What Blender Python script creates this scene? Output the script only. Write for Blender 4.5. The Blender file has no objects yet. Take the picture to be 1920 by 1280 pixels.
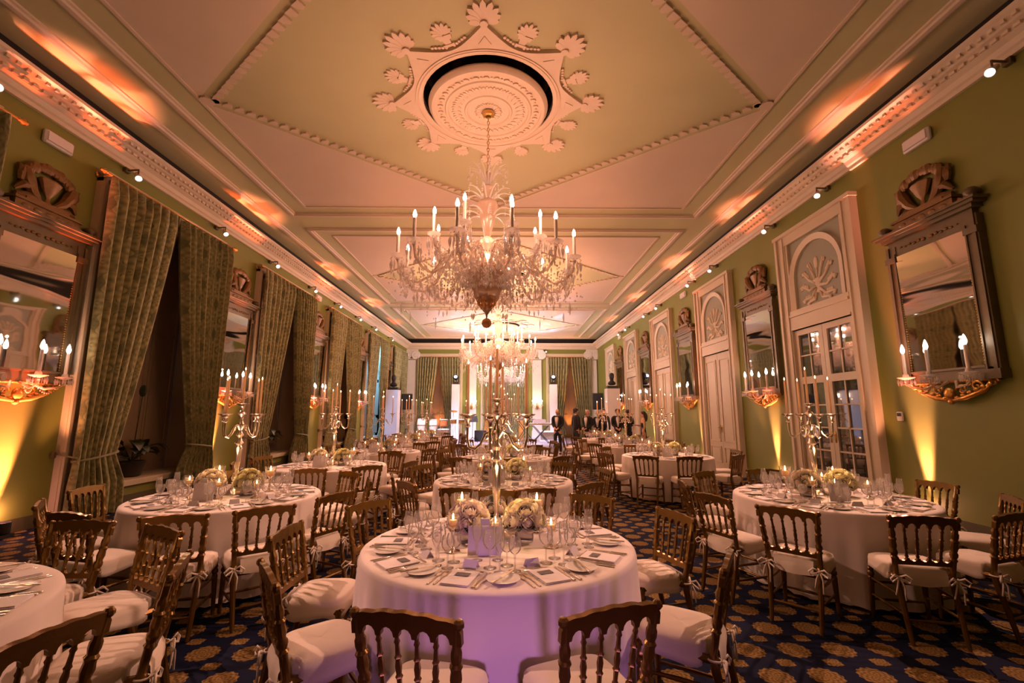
import bpy, math, random
from math import sin, cos, pi, radians, atan2, hypot, sqrt
from mathutils import Vector, Matrix
S = bpy.context.scene
COL = S.collection
random.seed(7)

# ---------------------------------------------------------------- camera, world, exposure
cam_d = bpy.data.cameras.new('camera')
cam_d.lens = 16.0
cam_d.sensor_width = 36.0
cam_d.clip_end = 200
cam = bpy.data.objects.new('camera', cam_d)
COL.objects.link(cam)
cam.location = (0.3, 0.0, 1.6)
cam.rotation_euler = (pi/2 + math.atan(134/853.3), 0, -math.atan(10/853.3))
S.camera = cam
S.view_settings.view_transform = 'Standard'
S.view_settings.look = 'None'
S.view_settings.exposure = 0.0
S.view_settings.gamma = 1.0
S.view_settings.use_curve_mapping = False
S.cycles.use_denoising = True
S.cycles.transparent_max_bounces = 28
S.cycles.max_bounces = 8
S.cycles.diffuse_bounces = 4
S.cycles.glossy_bounces = 4
S.cycles.transmission_bounces = 6
S.cycles.sample_clamp_indirect = 4.0
S.cycles.sample_clamp_direct = 30.0
S.cycles.caustics_reflective = False
S.cycles.caustics_refractive = False
W = bpy.data.worlds.new('night')
S.world = W
W.use_nodes = True
W.node_tree.nodes['Background'].inputs[0].default_value = (0.010, 0.012, 0.022, 1)
W.node_tree.nodes['Background'].inputs[1].default_value = 1.0

XL, XR, YF, YB = -6.4, 6.4, 30.5, -7.0     # walls
ZC = 6.55                                    # flat of the ceiling

def light(name, kind, loc, col, power, radius=0.1, aim=None, angle=60, blend=0.5):
    d = bpy.data.lights.new(name, kind)
    d.color = col
    d.energy = power
    d.shadow_soft_size = radius
    o = bpy.data.objects.new(name, d)
    COL.objects.link(o)
    o.location = loc
    if kind == 'SPOT':
        d.spot_size = radians(angle)
        d.spot_blend = blend
    if aim is not None:
        o.rotation_euler = (Vector(aim) - Vector(loc)).to_track_quat('-Z', 'Y').to_euler()
    return o

CH_Y = (-2.5, 6.65, 16.1, 25.4)               # chandeliers
MIR_L = (6.25, 11.05, 15.85, 20.6, 25.35)    # mirror centres along the two long walls
MIR_R = (6.13, 10.62, 15.12, 19.6, 24.05)
DOOR_R = (8.52, 12.95, 17.45, 21.83, 26.2)
WIN_L = (2.35, 7.15, 11.95, 16.7, 21.45, 26.2)   # window openings start here, 2.95 wide
WIN_W = 2.95
WARM = (1.0, 0.44, 0.265)
AMBER = (1.0, 0.30, 0.055)
CHP = (25, 175, 900, 1300)
for y, p in zip(CH_Y, CHP):
    if p:
        for k in range(6):
            a = pi/6 + k*pi/3
            light('chandelier_glow', 'POINT', (1.02*cos(a), y+1.02*sin(a), 4.5), WARM if y < 20 else (1.0, .66, .54), p/6, 0.05)
        light('chandelier_glow', 'POINT', (0, y, 3.92), (1.0, .50, .34), min(p*.20, 45), 0.05)  # extra point added inside the body to brighten the crystals
UP_L = (6.3, 10.6, 15.45, 20.1, 24.4)       # floor uplights below the mirrors
UP_R = (6.72, 10.42, 14.35, 19.0, 23.6)
RED = (1.0, 0.10, 0.02)
CEIL_FILL = (1.0, 0.36, 0.195)
for y, ym in zip(UP_L, MIR_L):
    light('uplight_beam', 'SPOT', (XL+0.07, y, 0.22), (1.0, .28, .17), 6500, 0.03, (XL, y, 1.7), 27, 0.95)
    light('uplight_glow', 'POINT', (XL+0.13, y, 0.30), (1.0, .36, .28), 9, 0.04)
    light('uplight_beam', 'SPOT', (XL+0.46, y, 0.22), RED, 3500, 0.04, (XL-0.02, y, 6.0), 22, 0.7)
    light('sconce_glow', 'POINT', (XL+0.35, ym, 2.63), (1, .60, .36), 8, 0.015)
for y, ym in zip(UP_R, MIR_R):
    light('uplight_beam', 'SPOT', (XR-0.07, y, 0.22), (1.0, .37, .29), 4200, 0.03, (XR, y, 1.7), 23, 0.95)
    light('uplight_glow', 'POINT', (XR-0.13, y, 0.30), (1.0, .40, .30), 4.5, 0.04)
    light('uplight_beam', 'SPOT', (XR-0.46, y, 0.22), (1.0, .15, .035), 1700, 0.04, (XR+0.02, y, 6.0), 22, 0.7)
    light('sconce_glow', 'POINT', (XR-0.35, ym, 2.63), (1, .60, .36), 8, 0.015)
for y in UP_L:
    light('uplight_side', 'SPOT', (XL+0.30, y+.1, 0.25), (1.0, .34, .16), 420, 0.04, (XL+.08, y+.98, 2.6), 26, 0.9)
for y in UP_R:
    light('uplight_side', 'SPOT', (XR-0.30, y+.1, 0.25), (1.0, .36, .18), 300, 0.04, (XR-.08, y+.85, 2.4), 24, 0.9)
for y in (1.5,) + UP_L:
    light('ceiling_fill', 'SPOT', (XL+0.35, y, 0.30), CEIL_FILL, 270 if y < 9 else 640, 0.05, (0, y, 6.5), 50, 0.9)  # wide spots added to brighten the ceiling; the nearest pair has no fixture
for y in (1.5,) + UP_R:
    light('ceiling_fill', 'SPOT', (XR-0.35, y, 0.30), CEIL_FILL, 270 if y < 9 else 640, 0.05, (0, y, 6.5), 50, 0.9)
SPOT_L = (5.25, 7.5, 10.0, 12.4, 15.0, 17.3, 19.8, 22.2, 25.4)
SPOT_R = (4.85, 8.0, 9.75, 12.6, 14.2, 17.4, 19.0, 22.1, 23.5)
SPW = 1450
# unseen lavender spot added behind the camera to tint the front cloth
light('front_cloth_fill', 'SPOT', (0.9, -3.4, 1.15), (0.78, 0.30, 0.86), 620, 0.35, (0.3, 2.3, 0.20), 20, 0.9)
# bluish wash around the band
light('band_wash', 'SPOT', (-3.0, 29.4, 3.9), (0.42, 0.50, 1.0), 1500, 0.12, (-1.0, 25.0, 6.5), 70, 0.7)
light('band_wash', 'SPOT', (3.3, 29.4, 3.9), (0.42, 0.50, 1.0), 1500, 0.12, (1.2, 25.0, 6.5), 70, 0.7)
for wl in [o for o in COL.objects if o.name.startswith('band_wash')]:      # patterned moving-head beams
    wl.data.use_nodes = True
    N_, L_ = wl.data.node_tree.nodes, wl.data.node_tree.links
    tc_ = N_.new('ShaderNodeTexCoord'); vo_ = N_.new('ShaderNodeTexVoronoi'); vo_.inputs['Scale'].default_value = 16
    rp_ = N_.new('ShaderNodeMapRange'); rp_.inputs['From Min'].default_value = .25; rp_.inputs['From Max'].default_value = .45
    rp_.inputs['To Min'].default_value = 2.2; rp_.inputs['To Max'].default_value = .25
    L_.new(tc_.outputs['Normal'], vo_.inputs['Vector']); L_.new(vo_.outputs['Distance'], rp_.inputs['Value'])
    L_.new(rp_.outputs['Result'], N_['Emission'].inputs['Strength'])
light('band_wash', 'SPOT', (-4.6, 22.0, 5.5), (0.72, 0.72, 1.0), 4200, 0.2, (-2.6, 25.6, 0.8), 62, 0.8)  # two unseen spots added overhead to brighten drums and keyboards
light('band_wash', 'SPOT', (4.6, 22.0, 5.5), (0.72, 0.72, 1.0), 3200, 0.2, (1.6, 25.8, 0.8), 62, 0.8)

# added blue spot, standing in for the blue light of the fifth window
light('recess_blue_fill', 'SPOT', (XL+.02, 22.9, 5.1), (.18, .50, 1.0), 1600, .1, (XL-.6, 22.9, 1.5), 110, .6)

# ---------------------------------------------------------------- materials
MATS = {}
def nodes_of(m):
    m.use_nodes = True
    nt = m.node_tree
    return nt, nt.nodes, nt.links
def mat(name, col, rough=0.6, metal=0.0, var=0.12, scale=6.0, bump=0.0, bscale=40.0, spec=0.5, sheen=0.0, trans=0.0):
    """principled material with a little procedural colour variation and fine relief"""
    m = bpy.data.materials.new(name)
    nt, N, L = nodes_of(m)
    b = N['Principled BSDF']
    b.inputs['Roughness'].default_value = rough
    b.inputs['Metallic'].default_value = metal
    b.inputs['Specular IOR Level'].default_value = spec
    if sheen: b.inputs['Sheen Weight'].default_value = sheen
    if trans: b.inputs['Transmission Weight'].default_value = trans
    tc = N.new('ShaderNodeTexCoord')
    if var > 0:
        n = N.new('ShaderNodeTexNoise'); n.inputs['Scale'].default_value = scale; n.inputs['Detail'].default_value = 3
        L.new(tc.outputs['Object'], n.inputs['Vector'])
        r = N.new('ShaderNodeMix'); r.data_type = 'RGBA'
        r.inputs['A'].default_value = (*[c*(1-var) for c in col], 1)
        r.inputs['B'].default_value = (*[min(1, c*(1+var)) for c in col], 1)
        L.new(n.outputs['Fac'], r.inputs['Factor'])
        L.new(r.outputs['Result'], b.inputs['Base Color'])
    else:
        b.inputs['Base Color'].default_value = (*col, 1)
    if bump > 0:
        n2 = N.new('ShaderNodeTexNoise'); n2.inputs['Scale'].default_value = bscale; n2.inputs['Detail'].default_value = 4
        L.new(tc.outputs['Object'], n2.inputs['Vector'])
        bp = N.new('ShaderNodeBump'); bp.inputs['Strength'].default_value = bump; bp.inputs['Distance'].default_value = 0.01
        L.new(n2.outputs['Fac'], bp.inputs['Height'])
        L.new(bp.outputs['Normal'], b.inputs['Normal'])
    MATS[name] = m
    return m
def emit(name, col, strength):
    m = bpy.data.materials.new(name)
    nt, N, L = nodes_of(m)
    N.remove(N['Principled BSDF'])
    e = N.new('ShaderNodeEmission'); e.inputs[1].default_value = strength
    lw = N.new('ShaderNodeLayerWeight'); lw.inputs[0].default_value = 0.3
    r = N.new('ShaderNodeMix'); r.data_type = 'RGBA'
    r.inputs['A'].default_value = (*col, 1); r.inputs['B'].default_value = (col[0], col[1]*0.8, col[2]*0.6, 1)
    L.new(lw.outputs['Facing'], r.inputs['Factor']); L.new(r.outputs['Result'], e.inputs[0])
    L.new(e.outputs[0], N['Material Output'].inputs[0])
    m.cycles.emission_sampling = 'NONE'
    return m
def thin_glass(name, tint=(.97, .97, .97), gloss=0.30, rough=0.02, milk=0.0, milkcol=(.9, .85, .8)):
    m = bpy.data.materials.new(name)
    nt, N, L = nodes_of(m)
    N.remove(N['Principled BSDF'])
    t = N.new('ShaderNodeBsdfTransparent'); t.inputs[0].default_value = (*tint, 1)
    g = N.new('ShaderNodeBsdfGlossy'); g.inputs['Roughness'].default_value = rough
    lw = N.new('ShaderNodeLayerWeight'); lw.inputs[0].default_value = gloss
    nz = N.new('ShaderNodeTexNoise'); nz.inputs['Scale'].default_value = 9
    mm = N.new('ShaderNodeMath'); mm.operation = 'MULTIPLY_ADD'; mm.inputs[1].default_value = 0.06; mm.inputs[2].default_value = 0.03
    L.new(nz.outputs['Fac'], mm.inputs[0])
    ad = N.new('ShaderNodeMath'); ad.operation = 'ADD'; ad.use_clamp = True
    L.new(lw.outputs['Fresnel'], ad.inputs[0]); L.new(mm.outputs[0], ad.inputs[1])
    mx = N.new('ShaderNodeMixShader')
    L.new(ad.outputs[0], mx.inputs[0]); L.new(t.outputs[0], mx.inputs[1]); L.new(g.outputs[0], mx.inputs[2])
    out = mx
    if milk > 0:
        d = N.new('ShaderNodeBsdfDiffuse'); d.inputs[0].default_value = (*milkcol, 1)
        tl = N.new('ShaderNodeBsdfTranslucent'); tl.inputs[0].default_value = (*milkcol, 1)
        am = N.new('ShaderNodeMixShader'); L.new(d.outputs[0], am.inputs[1]); L.new(tl.outputs[0], am.inputs[2])
        m2 = N.new('ShaderNodeMixShader'); m2.inputs[0].default_value = milk
        L.new(mx.outputs[0], m2.inputs[1]); L.new(am.outputs[0], m2.inputs[2]); out = m2
    L.new(out.outputs[0], N['Material Output'].inputs[0])
    return m

m_wall = mat('green_wall_paint', (.195, .21, .036), .62, var=.10, scale=1.3, bump=.06, bscale=90)
m_cream = mat('cream_woodwork', (.62, .53, .40), .5, var=.05, scale=3, bump=.03)
m_shutter = mat('dimmed_cream_shutter', (.36, .27, .18), .5, var=.06, scale=3, bump=.03)  # cream woodwork made browner; the dimness of the recess is in the colour
m_plaster = mat('cream_plaster', (.70, .60, .47), .65, var=.05, scale=3, bump=.05, bscale=60)
m_pinkpl = mat('pink_ceiling_plaster', (.66, .55, .43), .75, var=.05, scale=1.5, bump=.04, bscale=120)
m_sage = mat('sage_ceiling_plaster', (.53, .51, .29), .75, var=.05, scale=1.5, bump=.04, bscale=120)
m_rose = mat('rosette_plaster', (.76, .62, .48), .7, var=.05, scale=8, bump=.1, bscale=50)
m_dark = mat('painted_recess_shade', (.012, .008, .006), .9, var=.2)  # near-black colour stands in for shade in the cornice slot and rosette well
m_gold = mat('gilt_wood', (.165, .085, .014), .29, .6, var=.25, scale=12, bump=.08, bscale=60)
m_gilt = mat('bright_gilding', (.65, .33, .08), .3, .75, var=.25, scale=16, bump=.15, bscale=80)
m_frame = mat('grey_brown_frame', (.13, .098, .05), .45, .15, var=.25, scale=8, bump=.08, bscale=60)
m_carve = mat('carved_dark_gold', (.19, .10, .03), .45, .35, var=.35, scale=14, bump=.3, bscale=45)
m_ivory = mat('ivory_cotton', (.76, .66, .55), .85, var=.05, scale=7, bump=.10, bscale=160, sheen=.2)
m_cloth = mat('white_damask_linen', (.80, .71, .66), .8, var=.04, scale=5, bump=.08, bscale=220, sheen=.2)
m_silver = mat('polished_silver', (.90, .80, .70), .22, 1.0, var=.06, scale=20)
m_porc = mat('white_porcelain', (.80, .76, .72), .18, var=.03)
m_paper = mat('white_card', (.78, .72, .74), .7, var=.04, scale=20)
m_photo = mat('grey_photo_print', (.10, .09, .10), .5, var=.75, scale=45)
m_fakewax = mat('white_candle_sleeve', (.82, .70, .62), .45, var=.04)
m_petal = mat('cream_rose_petal', (.88, .80, .52), .7, var=.12, scale=30, bump=.05, bscale=60, sheen=.2)
m_petalp = mat('blush_rose_petal', (.88, .76, .62), .7, var=.12, scale=30, bump=.05, bscale=60, sheen=.2)
m_leaf = mat('dark_green_leaf', (.022, .036, .012), .45, var=.4, scale=10)
m_pot = mat('dark_clay_pot', (.02, .016, .012), .5, var=.3)
m_black = mat('black_plastic', (.012, .012, .014), .4, var=.3)
m_blackcloth = mat('black_wool', (.010, .009, .011), .85, var=.3, scale=20)
m_white = mat('white_painted_board', (.78, .76, .78), .5, var=.03)
m_marble = mat('white_pilaster', (.74, .70, .67), .45, var=.08, scale=3)
m_skin = mat('skin', (.62, .36, .24), .5, var=.06)
m_hair = mat('dark_hair', (.025, .015, .010), .55, var=.3, scale=30)
m_greyhair = mat('grey_hair', (.30, .27, .25), .6, var=.3, scale=30)
m_shirt = mat('white_shirt', (.78, .74, .72), .8, var=.04)
m_wood = mat('dark_orange_wood', (.40, .13, .04), .35, var=.3, scale=9)
m_shell = mat('cream_drum_shell', (.72, .58, .46), .3, var=.08)
m_brass = mat('brass', (.65, .40, .12), .28, 1.0, var=.15, scale=10)
m_spotb = mat('white_enamel', (.60, .56, .50), .4, var=.05)
m_relief = mat('overdoor_ground', (.33, .34, .27), .7, var=.06, scale=3)
m_dance = mat('pale_dance_floor', (.55, .50, .60), .22, var=.06, scale=2)
m_night = mat('night_pane', (.01, .012, .02), .08, var=.2)
m_base = mat('dark_skirting', (.09, .075, .035), .5, var=.1)
m_amberglass = mat('amber_glass', (.50, .24, .09), .12, .35, var=.2, scale=8)
m_bulb = emit('bulb_glow', (1.0, .88, .80), 26.0)
m_flame = emit('candle_flame', (1.0, .62, .26), 30.0)
m_lens = emit('lamp_lens', (.85, .92, 1.0), 7.0)
m_blens = emit('moving_head_lens', (.25, .35, 1.0), 9.0)
m_uplens = emit('uplight_lens', (1.0, .45, .12), 6.0)
m_glass = thin_glass('clear_stemware', (.985, .98, .975), gloss=.18, rough=.03, milk=.11, milkcol=(.95, .88, .84))
m_votive = thin_glass('votive_glass', (1.0, .95, .88), gloss=.15, milk=.10)
m_crystal = thin_glass('cut_crystal', (.97, .94, .92), gloss=.32, rough=.05, milk=.58, milkcol=(.97, .93, .90))
m_crysarm = thin_glass('blown_glass_arm', (.90, .82, .74), gloss=.40, rough=.08, milk=.45, milkcol=(.88, .70, .56))
m_frost = thin_glass('textured_vase_glass', (.85, .82, .78), gloss=.35, rough=.15, milk=.3, milkcol=(.5, .45, .4))

def wax_mat():
    m = bpy.data.materials.new('ivory_wax')
    nt, N, L = nodes_of(m); N.remove(N['Principled BSDF'])
    d = N.new('ShaderNodeBsdfDiffuse'); t = N.new('ShaderNodeBsdfTranslucent'); x = N.new('ShaderNodeMixShader'); x.inputs[0].default_value = .5
    n = N.new('ShaderNodeTexNoise'); n.inputs['Scale'].default_value = 12
    r = N.new('ShaderNodeMix'); r.data_type = 'RGBA'; r.inputs['A'].default_value = (.95, .74, .50, 1); r.inputs['B'].default_value = (.98, .80, .58, 1)
    L.new(n.outputs['Fac'], r.inputs['Factor'])
    for q in (d, t): L.new(r.outputs['Result'], q.inputs[0])
    L.new(d.outputs[0], x.inputs[1]); L.new(t.outputs[0], x.inputs[2]); L.new(x.outputs[0], N['Material Output'].inputs[0])
    return m
m_wax = wax_mat()
def mirror_mat():
    m = bpy.data.materials.new('old_mirror_glass')
    nt, N, L = nodes_of(m)
    b = N['Principled BSDF']
    b.inputs['Metallic'].default_value = 1.0
    b.inputs['Base Color'].default_value = (.42, .38, .34, 1)
    b.inputs['Roughness'].default_value = .03
    tc = N.new('ShaderNodeTexCoord')
    n = N.new('ShaderNodeTexNoise'); n.inputs['Scale'].default_value = 1.6; n.inputs['Detail'].default_value = 1
    mp = N.new('ShaderNodeMapping'); mp.inputs['Scale'].default_value = (.35, 1, 2.2)
    L.new(tc.outputs['Object'], mp.inputs[0]); L.new(mp.outputs[0], n.inputs['Vector'])
    bp = N.new('ShaderNodeBump'); bp.inputs['Strength'].default_value = .09; bp.inputs['Distance'].default_value = .05
    L.new(n.outputs['Fac'], bp.inputs['Height']); L.new(bp.outputs['Normal'], b.inputs['Normal'])
    return m
m_mirror = mirror_mat()

def M2(N, L, op, a, b=None, c=None):
    n = N.new('ShaderNodeMath'); n.operation = op
    for i, x in enumerate((a, b, c)):
        if x is None: continue
        if isinstance(x, (int, float)): n.inputs[i].default_value = x
        else: L.new(x, n.inputs[i])
    return n.outputs[0]

def carpet_mat():
    m = bpy.data.materials.new('navy_medallion_carpet')
    nt, N, L = nodes_of(m)
    b = N['Principled BSDF']; b.inputs['Roughness'].default_value = .95; b.inputs['Specular IOR Level'].default_value = .1
    tc = N.new('ShaderNodeTexCoord'); sp = N.new('ShaderNodeSeparateXYZ'); L.new(tc.outputs['Object'], sp.inputs[0])
    f = lambda op, a, b_=None, c=None: M2(N, L, op, a, b_, c)
    def cell(x0, y0, sx, sy):
        u = f('MULTIPLY', f('SUBTRACT', f('FRACT', f('ADD', f('DIVIDE', f('SUBTRACT', sp.outputs[0], x0), sx), 100.5)), .5), sx)
        v = f('MULTIPLY', f('SUBTRACT', f('FRACT', f('ADD', f('DIVIDE', f('SUBTRACT', sp.outputs[1], y0), sy), 100.5)), .5), sy)
        r = f('SQRT', f('ADD', f('MULTIPLY', u, u), f('MULTIPLY', v, v)))
        a = f('ARCTAN2', v, u)
        return u, v, r, a
    sx, sy = .3085, .322
    u, v, r, a = cell(1.96, 3.38, sx, sy)
    big = f('LESS_THAN', r, f('MULTIPLY_ADD', f('COSINE', f('MULTIPLY', a, 14)), .005, .100))
    pet = f('MULTIPLY', f('COSINE', f('MULTIPLY', a, 8)), f('SINE', f('MULTIPLY', r, 190)))
    u2, v2, r2, a2 = cell(1.96 + sx/2, 3.38 + sy/2, sx, sy)
    dd = f('MAXIMUM', f('MULTIPLY', f('ABSOLUTE', u2), .80), f('ABSOLUTE', v2))
    small = f('LESS_THAN', f('ADD', dd, f('MULTIPLY', r2, .35)), f('MULTIPLY_ADD', f('COSINE', f('MULTIPLY', a2, 12)), .004, .060))
    pet2 = f('MULTIPLY', f('COSINE', f('MULTIPLY', a2, 6)), f('SINE', f('MULTIPLY', r2, 230)))
    msk = f('MAXIMUM', big, small)
    pp = f('ADD', f('MULTIPLY', big, pet), f('MULTIPLY', small, pet2))
    nz = N.new('ShaderNodeTexNoise'); nz.inputs['Scale'].default_value = 140; L.new(tc.outputs['Object'], nz.inputs['Vector'])
    pf = f('MULTIPLY_ADD', pp, .40, f('MULTIPLY_ADD', nz.outputs['Fac'], .8, .05))
    g = N.new('ShaderNodeMix'); g.data_type = 'RGBA'; g.inputs['A'].default_value = (.09, .05, .014, 1); g.inputs['B'].default_value = (.36, .225, .08, 1)
    cl = N.new('ShaderNodeClamp'); L.new(pf, cl.inputs[0]); L.new(cl.outputs[0], g.inputs['Factor'])
    nv = N.new('ShaderNodeMix'); nv.data_type = 'RGBA'; nv.inputs['A'].default_value = (.005, .007, .024, 1); nv.inputs['B'].default_value = (.010, .014, .042, 1)
    L.new(nz.outputs['Fac'], nv.inputs['Factor'])
    mx = N.new('ShaderNodeMix'); mx.data_type = 'RGBA'
    L.new(msk, mx.inputs['Factor']); L.new(nv.outputs['Result'], mx.inputs['A']); L.new(g.outputs['Result'], mx.inputs['B'])
    L.new(mx.outputs['Result'], b.inputs['Base Color'])
    bp = N.new('ShaderNodeBump'); bp.inputs['Strength'].default_value = .25; bp.inputs['Distance'].default_value = .01
    L.new(nz.outputs['Fac'], bp.inputs['Height']); L.new(bp.outputs['Normal'], b.inputs['Normal'])
    return m
m_carpet = carpet_mat()

def damask_mat():
    m = bpy.data.materials.new('green_damask')
    nt, N, L = nodes_of(m)
    b = N['Principled BSDF']; b.inputs['Roughness'].default_value = .75; b.inputs['Sheen Weight'].default_value = .3
    uv = N.new('ShaderNodeUVMap'); sp = N.new('ShaderNodeSeparateXYZ'); L.new(uv.outputs[0], sp.inputs[0])
    f = lambda op, a, b_=None, c=None: M2(N, L, op, a, b_, c)
    def med(x0, y0):
        u = f('SUBTRACT', f('FRACT', f('ADD', f('DIVIDE', sp.outputs[0], .62), x0 + 50)), .5)
        v = f('SUBTRACT', f('FRACT', f('ADD', f('DIVIDE', sp.outputs[1], .66), y0 + 50)), .5)
        r = f('SQRT', f('ADD', f('MULTIPLY', u, u), f('MULTIPLY', f('MULTIPLY', v, v), 1.1)))
        a = f('ARCTAN2', v, u)
        return f('MULTIPLY', f('LESS_THAN', r, f('MULTIPLY_ADD', f('COSINE', f('MULTIPLY', a, 7)), .05, .40)),
                 f('MULTIPLY_ADD', f('MULTIPLY', f('COSINE', f('MULTIPLY', a, 5)), f('SINE', f('MULTIPLY', r, 32))), .45, .55))
    k = f('MAXIMUM', med(0, 0), f('MULTIPLY', med(.5, .5), .8))
    nz = N.new('ShaderNodeTexNoise'); nz.inputs['Scale'].default_value = 25; L.new(uv.outputs[0], nz.inputs['Vector'])
    k2 = f('MULTIPLY_ADD', nz.outputs['Fac'], .35, f('MULTIPLY', k, .75))
    mx = N.new('ShaderNodeMix'); mx.data_type = 'RGBA'
    mx.inputs['A'].default_value = (.070, .078, .032, 1); mx.inputs['B'].default_value = (.40, .37, .16, 1)
    cl = N.new('ShaderNodeClamp'); L.new(k2, cl.inputs[0]); L.new(cl.outputs[0], mx.inputs['Factor'])
    L.new(mx.outputs['Result'], b.inputs['Base Color'])
    return m
m_damask = damask_mat()

# ---------------------------------------------------------------- mesh helpers
class MB:
    """collects simple shapes into one mesh"""
    def __init__(s, smooth=False):
        s.v, s.f, s.smooth, s.uv = [], [], smooth, None
    def add(s, vs, fs, M=None):
        b = len(s.v)
        s.v += [tuple(M @ Vector(p)) for p in vs] if M is not None else [tuple(p) for p in vs]
        s.f += [tuple(b+i for i in q) for q in fs]
        return s
    def box(s, c, d, M=None, taper=1.0):
        x, y, z = c; a, b, h = d[0]/2, d[1]/2, d[2]/2
        t = taper
        vs = [(x-a, y-b, z-h), (x+a, y-b, z-h), (x+a, y+b, z-h), (x-a, y+b, z-h),
              (x-a*t, y-b*t, z+h), (x+a*t, y-b*t, z+h), (x+a*t, y+b*t, z+h), (x-a*t, y+b*t, z+h)]
        return s.add(vs, [(3, 2, 1, 0), (4, 5, 6, 7), (0, 1, 5, 4), (1, 2, 6, 5), (2, 3, 7, 6), (3, 0, 4, 7)], M)
    def rbox(s, c, d, M=None, bv=0.01):
        """box with chamfered upright and top edges"""
        x, y, z = c; a, b, h = d[0]/2, d[1]/2, d[2]/2
        k = min(bv, a*.9, b*.9, h*.9)
        def ring(A, B, Z):
            return [(x-A+k, y-B, Z), (x+A-k, y-B, Z), (x+A, y-B+k, Z), (x+A, y+B-k, Z), (x+A-k, y+B, Z), (x-A+k, y+B, Z), (x-A, y+B-k, Z), (x-A, y-B+k, Z)]
        vs = ring(a-k*.6, b-k*.6, z-h) + ring(a, b, z-h+k) + ring(a, b, z+h-k) + ring(a-k*.6, b-k*.6, z+h)
        fs = [tuple(range(7, -1, -1)), tuple(range(24, 32))]
        for r in range(3):
            for i in range(8):
                j = (i+1) % 8
                fs.append((r*8+i, r*8+j, r*8+8+j, r*8+8+i))
        return s.add(vs, fs, M)
    def lathe(s, prof, seg=14, M=None, a0=0.0, wob=None, caps=(1, 1)):
        vs, fs = [], []
        n = len(prof)
        for i in range(seg):
            a = a0 + 2*pi*i/seg
            for j, (r, z) in enumerate(prof):
                k = wob(a, j) if wob else 1.0
                vs.append((r*k*cos(a), r*k*sin(a), z))
        for i in range(seg):
            p, q = i*n, ((i+1) % seg)*n
            for j in range(n-1):
                fs.append((p+j, q+j, q+j+1, p+j+1))
        for j, up in ((0, 0), (n-1, 1)):
            if prof[j][0] > 1e-5 and caps[up]:
                ring = [i*n+j for i in range(seg)]
                fs.append(tuple(ring) if up else tuple(reversed(ring)))
        return s.add(vs, fs, M)
    def tube(s, pts, r, seg=6, M=None, flat=1.0):
        P = [Vector(p) for p in pts]; n = len(P)
        R = r if isinstance(r, (list, tuple)) else [r]*n
        vs, fs = [], []
        ref = None
        for i, p in enumerate(P):
            t = (P[min(i+1, n-1)] - P[max(i-1, 0)])
            if t.length < 1e-9: t = Vector((0, 0, 1))
            t.normalize()
            if ref is None:
                ref = Vector((0, 0, 1)) if abs(t.z) < .9 else Vector((1, 0, 0))
            a = t.cross(ref)
            if a.length < 1e-6: a = t.cross(Vector((0, 1, 0)))
            a.normalize(); b = a.cross(t).normalized(); ref = b
            for k in range(seg):
                w = 2*pi*k/seg
                vs.append(p + a*(cos(w)*R[i]) + b*(sin(w)*R[i]*flat))
        for i in range(n-1):
            for k in range(seg):
                l = (k+1) % seg
                fs.append((i*seg+k, i*seg+l, (i+1)*seg+l, (i+1)*seg+k))
        fs.append(tuple(reversed(range(seg)))); fs.append(tuple(range((n-1)*seg, n*seg)))
        return s.add(vs, fs, M)
    def ball(s, c, r, seg=8, rings=5, sc=(1, 1, 1), M=None):
        vs = [(c[0], c[1], c[2]-r*sc[2])]; fs = []
        for j in range(1, rings):
            t = -pi/2 + pi*j/rings
            for i in range(seg):
                a = 2*pi*i/seg
                vs.append((c[0]+r*sc[0]*cos(t)*cos(a), c[1]+r*sc[1]*cos(t)*sin(a), c[2]+r*sc[2]*sin(t)))
        vs.append((c[0], c[1], c[2]+r*sc[2])); e = len(vs)-1
        for i in range(seg):
            k = (i+1) % seg
            fs.append((0, 1+k, 1+i))
            for j in range(rings-2):
                fs.append((1+j*seg+i, 1+j*seg+k, 1+(j+1)*seg+k, 1+(j+1)*seg+i))
            fs.append((1+(rings-2)*seg+i, 1+(rings-2)*seg+k, e))
        return s.add(vs, fs, M)
    def octa(s, c, r, h, M=None):
        x, y, z = c
        vs = [(x, y, z-h), (x+r, y, z), (x, y+r, z), (x-r, y, z), (x, y-r, z), (x, y, z+h*.8)]
        return s.add(vs, [(0, 2, 1), (0, 3, 2), (0, 4, 3), (0, 1, 4), (5, 1, 2), (5, 2, 3), (5, 3, 4), (5, 4, 1)], M)
    def prism(s, poly, d0, d1, M=None, axis='z'):
        """extruded outline; axis y: poly is (x,z), axis z: poly is (x,y)"""
        n = len(poly)
        if axis == 'z':
            vs = [(x, y, d0) for x, y in poly] + [(x, y, d1) for x, y in poly]
            flip = d1 < d0
        else:
            vs = [(x, d0, z) for x, z in poly] + [(x, d1, z) for x, z in poly]
            flip = d1 > d0
        A = sum(poly[i][0]*poly[(i+1) % n][1] - poly[(i+1) % n][0]*poly[i][1] for i in range(n))
        if A < 0: flip = not flip
        fs = [tuple(reversed(range(n))), tuple(range(n, 2*n))] + [(i, (i+1) % n, n+(i+1) % n, n+i) for i in range(n)]
        if flip: fs = [tuple(reversed(q)) for q in fs]
        return s.add(vs, fs, M)
    def sweep_rect(s, prof, x0, y0, x1, y1):
        """moulding frame round a rectangle in plan; prof: (offset outwards, z)"""
        n = len(prof); vs = []
        for sx, sy in ((-1, -1), (1, -1), (1, 1), (-1, 1)):
            for o, z in prof:
                vs.append(((x0 if sx < 0 else x1) + sx*o, (y0 if sy < 0 else y1) + sy*o, z))
        fs = []
        for c in range(4):
            d = (c+1) % 4
            for j in range(n-1):
                fs.append((c*n+j, d*n+j, d*n+j+1, c*n+j+1))
        return s.add(vs, fs)
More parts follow.
